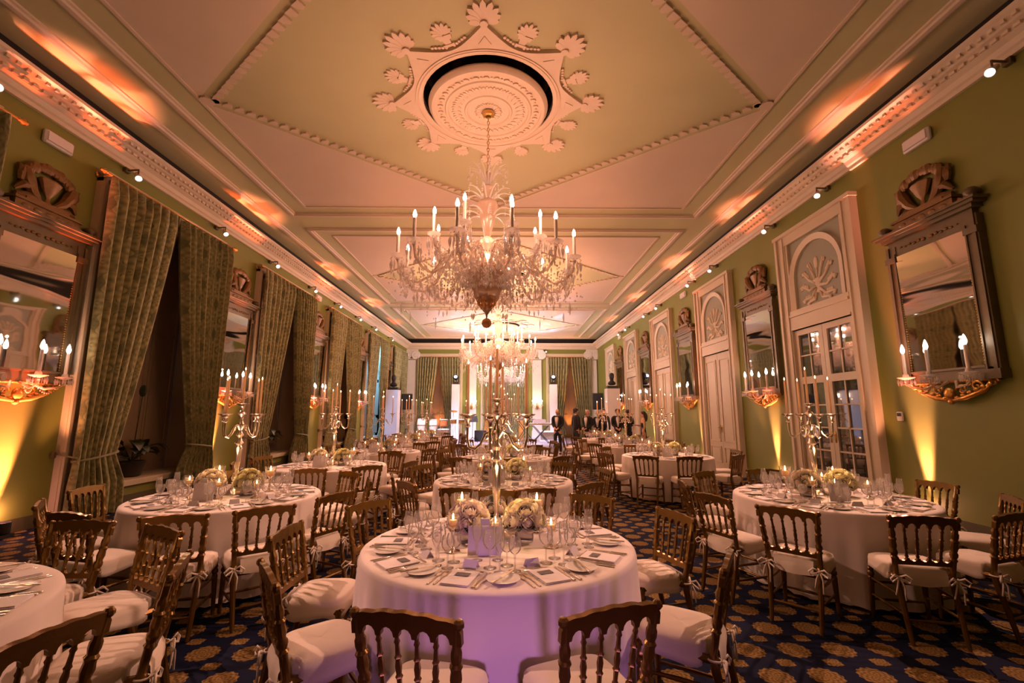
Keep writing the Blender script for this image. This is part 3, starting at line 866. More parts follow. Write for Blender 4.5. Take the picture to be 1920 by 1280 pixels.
# emergency light boxes and track spots
for (x, y, z, rz, lab) in ((XL, 6.3, 5.56, LEFT, 'white emergency light box above the mirror cut off at the far left'), (XR, 6.13, 5.58, RIGHT, 'white emergency light box above the big mirror at the far right'),
                           (XL, 15.75, 5.62, LEFT, 'small white emergency light box above the third curtain side mirror'), (XR, 15.14, 5.6, RIGHT, 'small white emergency light box between the second and third doors'), (XR, 24.05, 5.6, RIGHT, 'tiny white emergency light box beyond the fourth door')):
    e = thing('emergency_light', lab, 'light', (x, y, z), rz, 'emergency lights')
    ob('housing', MB().rbox((0, .035, 0), (.44, .07, .19), bv=.02).mesh('housing', m_white), e)
    ob('diffuser', MB().rbox((0, .075, .005), (.39, .02, .135), bv=.01).mesh('diffuser', m_paper), e)
LDS = {}
def track_spot(x, y, rz, aim, lab, grp, power):
    t = thing('track_spotlight', lab, 'spotlight', (x, y, 5.74), rz, grp)
    if 'arm' not in LDS:
        a = MB(smooth=30); a.box((0, .03, .06), (.10, .06, .08)); a.tube([(0, .03, .06), (0, .24, .07)], .016, 6); a.tube([(0, .24, .08), (0, .24, -.02)], .012, 6); LDS['arm'] = a.mesh('bracket', m_frame)
        c = MB(smooth=35); c.lathe([(.035, -.13), (.05, -.12), (.055, -.02), (.075, .03), (.085, .10), (.078, .10), (.066, .075)], 14); LDS['can'] = c.mesh('lamp_can', m_spotb)
        l = MB(smooth=35); l.lathe([(.064, .075), (.05, .09), (0, .095)], 14); LDS['lens'] = l.mesh('lens', m_lens)
    ob('bracket', LDS['arm'], t)
    Mi = (Matrix.Translation((x, y, 5.74)) @ Matrix.Rotation(rz, 4, 'Z')).inverted()
    d = (Mi @ Vector(aim)) - Vector((0, .24, -.03)); q = d.to_track_quat('Z', 'Y').to_euler()
    c = ob('lamp_can', LDS['can'], t, (0, .24, -.05), q, scale=(.66, .66, .85))
    ob('lens', LDS['lens'], c)
    wp = (Matrix.Translation((x, y, 5.74)) @ Matrix.Rotation(rz, 4, 'Z')) @ (Vector((0, .24, -.05)) + d.normalized()*.14)
    light('spot_beam', 'SPOT', wp, (1.0, .50, .36), power, .05, aim, 34, .95)
AIM_L = [(.25, 3.1), (-2.5, 4.8), (-2.5, 7.6), (.3, 6), (-2.5, 10.4), (.3, 12), (-2.5, 13.2), (-2.5, 16), (-1.5, 24)]
AIM_R = [(.25, 3.3), (3.5, 4.8), (.3, 6), (3.5, 9.3), (.3, 9), (3.5, 12.2), (.3, 12), (3.5, 15.2), (3.5, 18)]
for i, y in enumerate(SPOT_L):
    track_spot(XL, y, LEFT, (*AIM_L[i], .75), '%s spotlight from the camera under the cornice of the curtain wall' % ORD[i], 'curtain wall spotlights', SPW)
for i, y in enumerate(SPOT_R):
    track_spot(XR, y, RIGHT, (*AIM_R[i], .75), '%s spotlight from the camera under the cornice of the door wall' % ORD[i], 'door wall spotlights', SPW)
for i, (x, lab) in enumerate(((-2.52, 'spotlight beside the capital behind the middle chandelier, drum side'), (2.95, 'spotlight beside the capital behind the middle chandelier, keyboard side'))):
    track_spot(x, YF-.02, FAR, (x*.6, 25, .5), lab, 'far wall spotlights', 25)
# ---------------------------------------------------------------- mirrors with sconces
MM = {}
def once(key, fn):
    if key not in MM: MM[key] = fn()
    return MM[key]
def scroll(b, cx, cz, s_, y, r=.012, flip=1):
    pts = []
    for i in range(15):
        a = i/14*2.6*pi; rr = s_*(1-i/16)
        pts.append((cx+flip*rr*cos(a), y, cz+rr*sin(a)))
    b.tube(pts, [r*(1-.4*i/14) for i in range(15)], 5)
def mirror_frame():
    b = MB(smooth=30)
    for s_ in (-1, 1):
        b.box((s_*.615, .05, 3.08), (.17, .10, 2.12)); b.box((s_*.655, .055, 3.08), (.045, .13, 2.12)); b.box((s_*.545, .055, 3.06), (.02, .125, 1.92))
        b.box((s_*.615, .06, 3.93), (.18, .14, .09)); b.box((s_*.615, .06, 2.08), (.20, .15, .12))
    b.box((0, .045, 4.08), (1.30, .09, .30)); b.box((0, .05, 2.10), (1.25, .10, .14)); b.box((0, .06, 2.18), (1.06, .12, .03))
    return b.mesh('frame', m_frame)
def mirror_cornice():
    b = MB(); b.box((0, .075, 4.245), (1.42, .15, .05)); b.box((0, .095, 4.29), (1.54, .19, .04)); b.box((0, .11, 4.325), (1.62, .22, .03))
    return b.mesh('cornice', m_frame)
def mirror_frieze():
    b = MB(smooth=True)
    for s_ in (-1, 1):
        for k in range(6):
            b.ball((s_*(.06+.075*k), .095, 4.08+.012*(k % 2)), .034-.003*k, 6, 4, (1.2, .4, .8))
        for k in range(12): b.ball((s_*.66, .105, 2.35+k*.125), .022, 5, 4, (.8, .5, 1.4))
    return b.mesh('frieze_ornament', m_carve)
def mirror_beads():
    b = MB(smooth=True)
    for s_ in (-1, 1):
        for k in range(48): b.octa((s_*.522, .10, 2.22+k*.0365), .013, .017)
    for k in range(30): b.octa((-.51+k*.0352, .10, 3.955), .013, .014)
    return b.mesh('bead_moulding', m_gilt)
def mirror_crest():
    b = MB(smooth=30)
    b.box((0, .07, 4.40), (.92, .12, .13)); b.box((0, .085, 4.48), (.98, .15, .035)); b.box((0, .06, 4.53), (.62, .10, .08))
    for k in range(5): b.ball(((k-2)*.16, .135, 4.40), .045, 6, 4, (1.3, .35, .7))
    for s_ in (-1, 1): b.prism([(s_*.46, 4.34), (s_*.72, 4.34), (s_*.60, 4.37), (s_*.50, 4.44)], .02, .09, axis='y')
    # vase
    b.lathe([(0, 4.54), (.10, 4.55), (.04, 4.60), (.03, 4.66), (.09, 4.74), (.15, 4.86), (.17, 4.90), (.15, 4.92), (0, 4.92)], 12, Matrix.Translation((0, .07, 0)) @ Matrix.Scale(.45, 4, (0, 1, 0)))
    # garland arch
    for k in range(19):
        a = pi*k/18
        b.ball((.37*cos(a), .07, 4.80+.27*sin(a)), .062+.012*(k % 3), 7, 5, (1, .6, 1))
    # the two supporting birds
    for s_ in (-1, 1):
        b.tube([(s_*.10, .07, 4.56), (s_*.22, .07, 4.66), (s_*.30, .07, 4.80), (s_*.33, .07, 4.93), (s_*.27, .07, 5.0)], [.03, .065, .085, .06, .03], 8)
        b.tube([(s_*.24, .08, 4.72), (s_*.36, .08, 4.70), (s_*.44, .06, 4.60)], [.05, .06, .02], 6)
        b.tube([(s_*.34, .06, 4.85), (s_*.41, .06, 4.95), (s_*.40, .06, 4.75)], [.04, .045, .015], 6)
        b.tube([(s_*.16, .07, 4.58), (s_*.30, .07, 4.57), (s_*.42, .06, 4.55)], [.04, .05, .03], 6)
    return b.mesh('crest', m_carve)
def mirror_urn(): return MB(smooth=True).lathe([(0, 0), (.06, .0), (.04, .03), (.085, .07), (.09, .11), (.05, .15), (0, .16)], 10).mesh('corner_ball', m_frame)
def mirror_apron():
    b = MB(smooth=True)
    for s_ in (-1, 1):
        scroll(b, s_*.55, 1.99, .065, .06, .022, s_); scroll(b, s_*.36, 1.94, .075, .08, .02, s_); scroll(b, s_*.17, 1.90, .075, .09, .02, -s_); scroll(b, s_*.27, 1.98, .05, .08, .016, s_)
        b.tube([(s_*.58, .06, 2.02), (s_*.42, .07, 1.88), (s_*.2, .08, 1.80), (0, .09, 1.76)], [.02, .032, .034, .02], 7)
        for k in range(6): b.ball((s_*(.08+.09*k), .09, 1.80+.032*k), .035, 6, 4, (1.2, .6, .8))
    b.ball((0, .10, 1.86), .075, 8, 6, (1, .6, 1.1)); b.ball((0, .09, 1.75), .04, 6, 5)
    b.box((0, .06, 2.02), (1.1, .06, .04))
    return b.mesh('apron', m_gilt)
def sconce_cup():
    b = MB(smooth=30)
    b.lathe([(.012, -.06), (.02, -.05), (.016, -.03), (.075, -.005), (.08, .0), (.03, .006), (.024, .04), (.02, .04)], 12)
    for k in range(10):
        a = 2*pi*k/10
        b.octa((.072*cos(a), .072*sin(a), -.055), .012, .05)
    return b.mesh('drip_pan', m_crystal)
def candle_sleeve(): return MB(smooth=40).lathe([(.016, .01), (.0155, .19), (.010, .20), (0, .20)], 10).mesh('candle', m_fakewax)
def candle_bulb(): return MB(smooth=True).lathe([(.007, .195), (.017, .215), (.019, .232), (.013, .26), (.004, .285), (0, .29)], 10).mesh('bulb', m_bulb)
SC_A = [(-.46, .26), (.0, .34), (.46, .26)]
def wall_mirror(x, yc, rz, lab, grp):
    t = thing('wall_mirror', lab, 'mirror', (x, yc, 0), rz, grp)
    ob('frame', once('mf', mirror_frame), t); ob('cornice', once('mc', mirror_cornice), t)
    ob('frieze_ornament', once('mo', mirror_frieze), t); ob('bead_moulding', once('mb', mirror_beads), t)
    ob('mirror_glass', once('mg', lambda: MB().box((0, .03, 3.08), (1.06, .03, 1.78)).mesh('mirror_glass', m_mirror)), t, rot=(radians(-1.0), 0, 0))
    ob('crest', once('mcr', mirror_crest), t)
    for s_ in (-1, 1): ob('corner_ball', once('mu', mirror_urn), t, (s_*.68, .09, 4.335))
    ob('apron', once('ma', mirror_apron), t)
    for k, (sx, sy) in enumerate(SC_A):
        def arm(sx=sx, sy=sy):
            b = MB(smooth=True)
            b.tube([(sx*.25, .10, 2.02), (sx*.5, .10+sy*.45, 1.93), (sx*.85, sy*.9, 1.96), (sx, sy, 2.0), (sx, sy, 2.06)], [.017, .015, .013, .012, .014], 6)
            # bead swag to the mirror base
            for i in range(13):
                u = i/12
                b.octa((sx*(1-u*.6), sy+(.12-sy)*u*.8, 2.08-.55*u*(1-u)*1.1-.10*u), .012, .015)
            return b.mesh('sconce_arm', m_crysarm)
        a = ob('sconce_arm', once('sa%d' % k, arm), t)
        ob('drip_pan', once('scup', sconce_cup), a, (sx, sy, 2.11), kind='stuff', scale=(1.35, 1.35, 1.2))
        ob('candle', once('scan', candle_sleeve), a, (sx, sy, 2.115), scale=(1.35, 1.35, 1.75)); ob('bulb', once('sbul', candle_bulb), a, (sx, sy, 2.165), scale=(1.45, 1.45, 1.5))
    return t
for i, y in enumerate(MIR_L):
    wall_mirror(XL, y, LEFT, 'tall crested sconce mirror, %s from the camera on the curtain wall' % ORD[i], 'curtain wall mirrors')
for i, y in enumerate(MIR_R):
    wall_mirror(XR, y, RIGHT, 'tall crested sconce mirror, %s from the camera on the door wall' % ORD[i], 'door wall mirrors')
def uplight(x, y, lab, grp, rz):
    u = thing('floor_uplight', lab, 'uplight', (x, y, 0), rz, grp)
    ob('lamp_can', once('ucan', lambda: MB(smooth=35).lathe([(.085, .05), (.09, .06), (.09, .19), (.075, .19), (.07, .17)][::1], 14).mesh('lamp_can', m_black)), u)
    ob('stand', once('ust', lambda: MB().box((0, .0, .02), (.20, .16, .04)).box((-.10, 0, .09), (.015, .04, .14)).box((.10, 0, .09), (.015, .04, .14)).mesh('stand', m_black)), u)
    ob('lens', once('ulen', lambda: MB().lathe([(.072, .168), (0, .172)], 14).mesh('lens', m_uplens)), u)
for i, y in enumerate(UP_L): uplight(XL+.13, y, 'amber floor uplight under the %s curtain wall mirror' % ORD[i], 'curtain wall uplights', LEFT)
for i, y in enumerate(UP_R): uplight(XR-.13, y, 'amber floor uplight under the %s door wall mirror' % ORD[i], 'door wall uplights', RIGHT)
# far wall candle brackets
for i, (x, w) in enumerate(((-2.02, 'drum side'), (2.32, 'keyboard side'))):
    t = thing('wall_sconce', 'gilt three-candle bracket on the white pilaster at the %s of the chandeliers' % w, 'sconce', (x, YF-.16, 0), FAR, 'pilaster sconces')
    b = MB(smooth=True); b.ball((0, .03, 2.0), .09, 8, 6, (1, .4, 2.0)); b.ball((0, .04, 2.2), .05, 6, 5)
    ob('backplate', b.mesh('backplate', m_gilt), t)
    light('sconce_glow', 'POINT', (x, YF-.75, 2.5), (1, .72, .42), 22, .05)
    for sx, sy in ((-.32, .16), (0, .30), (.32, .16)):
        b = MB(smooth=True); b.tube([(0, .05, 1.98), (sx*.6, sy*.7, 1.86), (sx, sy, 1.98), (sx, sy, 2.1)], .014, 6)
        a = ob('sconce_arm', b.mesh('sconce_arm', m_gilt), t)
        ob('drip_pan', once('scup', sconce_cup), a, (sx, sy, 2.14), kind='stuff')
        ob('candle', once('scan', candle_sleeve), a, (sx, sy, 2.145)); ob('bulb', once('sbul', candle_bulb), a, (sx, sy, 2.145))
# small thermostat beside the first door
t = thing('wall_thermostat', 'small white thermostat on the green wall beside the glazed door', 'thermostat', (XR, 7.06, 1.55), RIGHT)
ob('housing', MB().rbox((0, .015, 0), (.11, .03, .14), bv=.01).mesh('housing', m_white), t)
ob('screen', MB().rbox((0, .032, .025), (.075, .006, .05), bv=.002).mesh('screen', m_black), t)

# potted plants on the window seats
def plant(x, y, z, s_, lab, seed):
    rnd = random.Random(seed)
    t = thing('potted_plant', lab, 'plant', (x, y, z), 0, 'plants on the window seats')
    ob('pot', MB(smooth=30).lathe([(.13, 0), (.17, .02), (.21, .24), (.23, .27), (.21, .28), (.19, .25), (0, .25)], 18).mesh('pot', m_pot), t)
    for k in range(26):
        a = 2*pi*k/26*3.7+rnd.uniform(-.3, .3); Ln = s_*rnd.uniform(.45, .85); up = rnd.uniform(.5, 1.1)
        b = MB(smooth=True); vs, fs = [], []
        n = 8
        for i in range(n+1):
            u = i/n
            r = Ln*u*(.9 if u < .6 else .95); z_ = .25+Ln*up*(u-.75*u*u*u)
            w = .008 if u < .4 else .12*s_*sin(min(1, (u-.4)/.6)*pi)**.8+.003
            px, py = r*cos(a)*.34, r*sin(a); nx, ny = -sin(a)*.5, cos(a)
            vs += [(px-nx*w, py-ny*w, z_+.015), (px, py, z_-.0), (px+nx*w, py+ny*w, z_+.015)]
        for i in range(n):
            for j in range(2):
                fs.append((i*3+j, i*3+j+1, i*3+j+4, i*3+j+3))
        b.add(vs, fs); ob('leaf', b.mesh('leaf', m_leaf), t)
    fl_ = MB(smooth=True); fl_.tube([(0, 0, .25), (.03, .02, .8*s_+.3), (.02, .05, 1.15*s_+.25)], .008, 5); fl_.ball((.02, .05, 1.2*s_+.25), .07*s_, 8, 6, (1, .5, 1.5))
    ob('flower_stalk', fl_.mesh('flower_stalk', m_leaf), t)
plant(XL-.25, 8.75, SILL+.005, 1.1, 'dark leafy potted plant on the seat of the closest side window', 1)
plant(XL-.25, 13.5, SILL+.005, 1.1, 'dark leafy potted plant on the seat of the second side window', 2)
plant(XL-.25, 18.2, SILL+.005, .8, 'dark leafy potted plant on the seat of the third side window', 3)

# ---------------------------------------------------------------- chandeliers
def chain_mesh(z0, z1):
    b = MB(smooth=True); n = int((z1-z0)/.055)
    for k in range(n):
        z = z0+(k+.5)*(z1-z0)/n; pts = []
        for i in range(9):
            a = 2*pi*i/8
            pts.append((.018*cos(a), 0, z+.034*sin(a)))
        b.tube(pts, .005, 4, Matrix.Rotation(pi/2*(k % 2), 4, 'Z'))
    return b.mesh('chain', m_brass)
def chand_core():
    b = MB(smooth=30)
    b.lathe([(.02, 5.35), (.05, 5.30), (.03, 5.2), (.04, 5.12), (.11, 5.06), (.05, 4.98), (.04, 4.9), (.13, 4.84), (.16, 4.80), (.10, 4.5), (.06, 4.32), (.05, 4.26), (.12, 4.2), (.135, 4.13), (.08, 4.05), (.05, 3.98), (.12, 3.90), (.07, 3.82), (.10, 3.74)][::-1], 20)
    return b.mesh('baluster', m_crysarm)
def chand_hub():
    b = MB(smooth=30); b.lathe([(.0, 3.60), (.14, 3.62), (.19, 3.68), (.19, 3.76), (.13, 3.82), (.05, 3.84)], 20)
    return b.mesh('hub', m_amberglass)
def chand_bowl():
    b = MB(smooth=30)
    b.lathe([(0, 3.02), (.02, 3.05), (.035, 3.08), (.07, 3.12), (.13, 3.20), (.155, 3.28), (.17, 3.30), (.19, 3.40), (.25, 3.55), (.33, 3.64), (.36, 3.66), (.31, 3.62), (.20, 3.44), (.1, 3.4)], 24, wob=lambda a, j: 1+.09*cos(16*a) if j > 4 else 1)
    return b.mesh('bowl', m_crysarm)
def chand_tip():
    b = MB(smooth=True); b.lathe([(0, 3.06), (.03, 3.08), (.06, 3.11), (.14, 3.20), (.16, 3.29), (.12, 3.33), (0, 3.34)], 18); b.tube([(0, 0, 3.08), (0, 0, 2.98)], .012, 6); b.ball((0, 0, 2.92), .075, 12, 8)
    return b.mesh('finial', m_amberglass)
def fronds(z, r, h, n, droop):
    b = MB(smooth=True)
    for k in range(n):
        a = 2*pi*k/n
        pts = []
        for i in range(8):
            u = i/7
            rr = r*(.12+.88*u**1.4); zz = z+h*(1.5*u-droop*u**3)
            pts.append((rr*cos(a), rr*sin(a), zz))
        b.tube(pts, [.016, .016, .015, .014, .012, .010, .008, .006], 5)
        x, y, zz = pts[-1]
        for i in range(4): b.octa((x, y, zz-.03-.035*i), .013, .018)
        b.octa((x, y, zz-.20), .022, .05)
    return b.mesh('glass_spray', m_crystal)
LOWP = [(.12, 3.66), (.30, 3.88), (.50, 3.97), (.68, 3.84), (.84, 3.58), (1.02, 3.46), (1.18, 3.50), (1.29, 3.62), (1.32, 3.78)]
UPP = [(.10, 3.80), (.22, 4.02), (.36, 4.06), (.48, 3.94), (.60, 3.84), (.73, 3.88), (.82, 4.0), (.84, 4.10)]
def chand_arm(P):
    b = MB(smooth=True); b.tube([(r, 0, z) for r, z in P], [.024, .023, .022, .021, .020, .019, .018, .017, .016][:len(P)], 6)
    return b.mesh('arm', m_crysarm)
def chand_cup():
    b = MB(smooth=30)
    b.lathe([(.015, -.05), (.03, -.03), (.02, -.01), (.09, .02), (.10, .035), (.095, .04), (.035, .03), (.03, .07), (.02, .07)], 14)
    return b.mesh('drip_pan', m_crystal)
def chand_drops(kind):
    rnd = random.Random(kind)
    b = MB(); P = LOWP if kind == 1 else UPP
    rt, zt = P[-1]
    for k in range(11):
        a = 2*pi*k/11; x, y = rt+.095*cos(a), .095*sin(a)
        b.octa((x, y, zt+.0), .010, .014); b.octa((x, y, zt-.09), .016, .085)
        if k % 2: b.octa((x, y, zt-.21), .018, .045)
    # bead strings hanging along the arm
    for s_ in (-1, 1):
        for i in range(26):
            u = i/25
            x = rt+( .15-rt)*u; y = s_*.09*sin(pi*u)+s_*.22*u*(1-u)*4*.35
            z = zt-.02+(3.70-zt)*u - (.42 if kind == 1 else .22)*4*u*(1-u)*.55
            b.octa((x, y, z), .015, .019)
        for i in range(1, 24, 2):
            u = i/25
            x = rt+(.15-rt)*u; y = s_*.09*sin(pi*u)+s_*.22*u*(1-u)*4*.35
            z = zt-.02+(3.70-zt)*u - (.42 if kind == 1 else .22)*4*u*(1-u)*.55
            for q in range(2): b.octa((x, y, z-.045-.045*q), .012, .018)
            b.octa((x, y, z-.155), .017, .05)
    # pendants under the arm
    for i in range(8 if kind == 1 else 5):
        r = rt*(.30+.085*i); z = 3.42 if kind == 1 else 3.74
        k = min(range(len(P)), key=lambda j: abs(P[j][0]-r)); z = P[k][1]-.03
        for q in range(3): b.octa((r, rnd.uniform(-.05, .05), z-.045*q), .013, .019)
        b.octa((r, rnd.uniform(-.03, .03), z-.20), .024, .065)
    if kind == 1:
        for i in range(12):
            b.octa((rt-.10*cos(i), .13*sin(i*1.7), zt-.22-.035*i), .015, .02)
        b.octa((rt-.08, 0, zt-.70), .016, .11)
    # swag to the next arm
    n = 12 if kind == 1 else 8; th = 2*pi/n
    for i in range(18):
        u = i/17; a = th*u
        rr = rt*.93; z = zt-.04-.30*4*u*(1-u)
        b.octa((rr*cos(a), rr*sin(a), z), .016, .020)
        if i % 3 == 1: b.octa((rr*cos(a), rr*sin(a), z-.07), .017, .05)
    return b.mesh('crystal_drops', m_crystal)
def ch_candle():
    return MB(smooth=40).lathe([(.023, .03), (.022, .31), (.014, .325), (0, .325)], 10).mesh('candle', m_fakewax)
def ch_bulb(): return MB(smooth=True).lathe([(.010, .315), (.024, .335), (.027, .36), (.020, .395), (.006, .43), (0, .435)], 10).mesh('bulb', m_bulb)
def chandelier(y, lab, grp, spin):
    t = thing('chandelier', lab, 'chandelier', (0, y, 0), spin, grp)
    ob('ceiling_cap', once('ccap', lambda: MB(smooth=30).lathe([(0, 6.245), (.03, 6.255), (.05, 6.285), (.09, 6.295), (.10, 6.35), (0, 6.351)], 12).mesh('ceiling_cap', m_brass)), t)
    ob('chain', once('cchain', lambda: chain_mesh(5.34, 6.265)), t)
    ob('baluster', once('ccore', chand_core), t); ob('hub', once('chub', chand_hub), t); ob('bowl', once('cbowl', chand_bowl), t); ob('finial', once('ctip', chand_tip), t)
    for z, r, h, n, d in ((5.10, .30, .32, 12, .55), (4.80, .38, .26, 10, .85), (4.52, .42, .22, 8, 1.1), (3.98, .52, .22, 10, 1.2), (3.62, .52, .16, 12, 1.9)):
        ob('glass_spray', once('spr%.2f' % z, lambda: fronds(z, r, h, n, d)), t, kind='stuff')
    for kind, P, n, off in ((1, LOWP, 12, .13), (2, UPP, 8, .3)):
        for k in range(n):
            a = ob('arm', once('carm%d' % kind, lambda: chand_arm(P)), t, rot=(0, 0, off+2*pi*k/n))
            r, z = P[-1]
            ob('drip_pan', once('ccup', chand_cup), a, (r, 0, z+.03)); ob('candle', once('ccan', ch_candle), a, (r, 0, z+.05)); ob('bulb', once('cbul', ch_bulb), a, (r, 0, z+.05))
            ob('crystal_drops', once('cdr%d' % kind, lambda: chand_drops(kind)), a, kind='stuff')
for i in (1, 2, 3):
    chandelier(CH_Y[i], ('big crystal chandelier closest to the camera, under the star rosette', 'second crystal chandelier, directly behind the big one', 'third crystal chandelier, nearest the far wall')[i-1], 'crystal chandeliers', .15*i)
# ---------------------------------------------------------------- chairs
def turned(b, p0, p1, prof, seg=8):
    """turned post between two points; prof: (t, r)"""
    p0, p1 = Vector(p0), Vector(p1)
    b.tube([p0+(p1-p0)*t for t, _ in prof], [r for _, r in prof], seg)
def bez_outline_top(w, z0, nb, up):
    """top rail outline: scalloped crest, arcaded underside"""
    pts = []
    n = 24
    for i in range(n+1):
        u = -1+2*i/n
        pts.append((u*w, z0+.072+.022*(1-u*u)+.006*abs(cos(u*pi*2.5))-(.028 if abs(u) > .97 else 0)))
    bw = 2*(w-.035)/nb
    for k in range(nb-1, -1, -1):
        x1 = -(w-.035)+bw*(k+1); x0 = x1-bw
        for i in range(7):
            a = pi*i/6
            pts.append(((x0+x1)/2+cos(a)*(bw/2-.010), z0+.004+sin(a)*.036))
    pts.append((-w, z0)); pts.insert(n+1, (w, z0))
    return pts
def lower_outline(w, z0, nb):
    pts = [(-w, z0), (w, z0), (w, z0+.05)]
    bw = 2*w/nb
    for k in range(nb-1, -1, -1):
        x1 = -w+bw*(k+1); x0 = x1-bw
        for i in range(7):
            a = pi*i/6
            pts.append(((x0+x1)/2+cos(a)*(bw/2-.008), z0+.05-sin(a)*.022))
    pts.append((-w, z0+.05))
    return pts
RAKE = lambda z: -.185-.075*max(0, (z-.45))/.42      # y of the raked back at height z
SP = [(0, .008), (.08, .0085), (.12, .013), (.16, .0085), (.30, .010), (.34, .015), (.38, .010), (.50, .013), (.60, .0095), (.64, .014), (.68, .0095), (.84, .008), (.88, .012), (.92, .0085), (1, .008)]
PO = [(0, .012), (.04, .016), (.42, .022), (.49, .023), (.50, .019), (.62, .019), (.635, .026), (.65, .018), (.67, .025), (.69, .025), (.705, .018), (.74, .024), (.78, .020), (.80, .026), (.815, .018), (.84, .022), (.87, .022), (.885, .017), (1, .017)]
FL = [(0, .011), (.03, .015), (.45, .0185), (.70, .022), (.73, .016), (.76, .025), (.80, .025), (.83, .017), (.87, .024), (.90, .018), (1, .023)]
def ch_post(s_):
    b = MB(smooth=40)
    pts = [(s_*.165, -.275, 0), (s_*.170, -.205, .22), (s_*.175, RAKE(.45), .45), (s_*.190, RAKE(.66), .66), (s_*.202, RAKE(.845), .845)]
    def at(t):
        f = t*4; i = min(3, int(f)); u = f-i
        return tuple(pts[i][k]*(1-u)+pts[i+1][k]*u for k in range(3))
    b.tube([at(t) for t, _ in PO], [r for _, r in PO], 8)
    return b.mesh('rear_leg', m_gold)
def ch_front(s_):
    b = MB(smooth=40); turned(b, (s_*.190, .180, 0), (s_*.178, .165, .43), FL, 8); return b.mesh('front_leg', m_gold)
def ch_top():
    b = MB(smooth=25); b.prism([(x, z) for x, z in bez_outline_top(.222, .0, 5, 0)], -.012, .012, axis='y')
    b2 = MB(smooth=25)
    M_ = Matrix.Translation((0, RAKE(.79), .775)) @ Matrix.Rotation(radians(10), 4, 'X')
    b2.add(b.v, b.f, M_)
    for s_ in (-1, 1): b2.ball((s_*.212, RAKE(.85)-.004, .848), .021, 8, 5)
    return b2.mesh('top_rail', m_gold)
def ch_low():
    b = MB(); b.prism(lower_outline(.168, 0, 5), -.010, .010, axis='y')
    b2 = MB(); b2.add(b.v, b.f, Matrix.Translation((0, RAKE(.53), .515)) @ Matrix.Rotation(radians(10), 4, 'X'))
    return b2.mesh('lower_rail', m_gold)
def ch_spin(k):
    b = MB(smooth=40); x0 = (-.104, -.036, .036, .104)[k]; x1 = x0*1.14
    turned(b, (x0, RAKE(.55), .545), (x1, RAKE(.785), .785), SP, 6); return b.mesh('spindle', m_gold)
def ch_frame():
    b = MB(smooth=30)
    for s_ in (-1, 1): b.tube([(s_*.172, -.18, .425), (s_*.182, .17, .425)], .020, 6)
    b.tube([(-.18, .17, .425), (.18, .17, .425)], .020, 6); b.tube([(-.172, -.185, .425), (.172, -.185, .425)], .018, 6)
    return b.mesh('seat_frame', m_gold)
STR = [((-.186, .175, .14), (.186, .175, .14)), ((-.183, .172, .27), (.183, .172, .27)), ((-.186, .175, .18), (-.168, -.225, .18)), ((.186, .175, .18), (.168, -.225, .18)),
       ((-.183, .172, .30), (-.172, -.20, .30)), ((.183, .172, .30), (.172, -.20, .30)), ((-.168, -.235, .15), (.168, -.235, .15))]
def ch_str(k):
    b = MB(smooth=40); p0, p1 = STR[k]; turned(b, p0, p1, [(0, .008), (.2, .0085), (.5, .012), (.8, .0085), (1, .008)], 6); return b.mesh('stretcher', m_gold)
def ch_cushion():
    b = MB(smooth=True)
    n = 36; rings = [(0.0, .505), (.55, .505), (.85, .498), (.97, .482), (1.0, .462), (1.0, .445), (1.015, .425), (1.03, .395), (1.0, .395)]
    for sc_, z in rings:
        for i in range(n):
            a = 2*pi*i/n
            ca, sa = cos(a), sin(a)
            e = .45
            x = (abs(ca)**e)*(1 if ca > 0 else -1); y = (abs(sa)**e)*(1 if sa > 0 else -1)
            wx = .205+.012*y
            zz = z + (.010*sin(5*a)+.006*sin(9*a) if z < .43 else 0) + (.0015*cos(2*a) if z > .49 else 0)
            yy = .004+y*.190
            if y < -.75 and abs(x) > .72 and z < .5: yy += .03; 
            b.v.append((x*wx*sc_, yy if sc_ > .9 else .004+y*.190*sc_, zz))
    m = len(rings)
    for j in range(m-1):
        for i in range(n):
            k = (i+1) % n
            b.f.append((j*n+i, (j+1)*n+i, (j+1)*n+k, j*n+k))
    # flap between the rear posts
    w = .135
    vs = []
    for (z, y) in ((.485, -.195), (.455, -.212), (.42, -.216), (.385, -.214)):
        for i in range(7):
            u = i/6*2-1
            vs.append((u*w, y-.006*cos(u*4), z-(.012*(1-u*u) if z < .4 else 0)))
    b.add(vs, [(j*7+i, j*7+i+1, j*7+i+8, j*7+i+7) for j in range(3) for i in range(6)])
    return b.mesh('cushion', m_ivory)
def ch_tie(s_):
    b = MB(smooth=True); x, y, z = s_*.178, -.215, .43
    b.tube([(x+.025*cos(a), -.19+.032*sin(a), z) for a in [2*pi*i/8 for i in range(9)]], .006, 4)
    for q in (-1, 1):
        b.tube([(x, y-.01, z), (x+q*.035, y-.03, z+.02), (x+q*.065, y-.035, z-.005), (x+q*.055, y-.032, z-.03), (x+q*.02, y-.02, z-.012), (x, y-.01, z)], .0065, 4)
    b.tube([(x, y-.01, z), (x-.02, y-.025, z-.05), (x-.035, y-.02, z-.12)], .006, 4); b.tube([(x, y-.01, z), (x+.022, y-.028, z-.06), (x+.018, y-.03, z-.15)], .006, 4)
    b.ball((x, y-.015, z), .011, 6, 4)
    return b.mesh('tie', m_ivory)
def far_frame():
    b = MB(smooth=35)
    for s_ in (-1, 1):
        b.tube([(s_*.165, -.275, 0), (s_*.175, RAKE(.45), .45), (s_*.202, RAKE(.845), .845)], [.014, .021, .018], 6)
        b.tube([(s_*.19, .18, 0), (s_*.178, .165, .43)], [.012, .021], 6)
    for p0, p1 in STR: b.tube([p0, p1], .009, 4)
    return b.mesh('frame', m_gold)
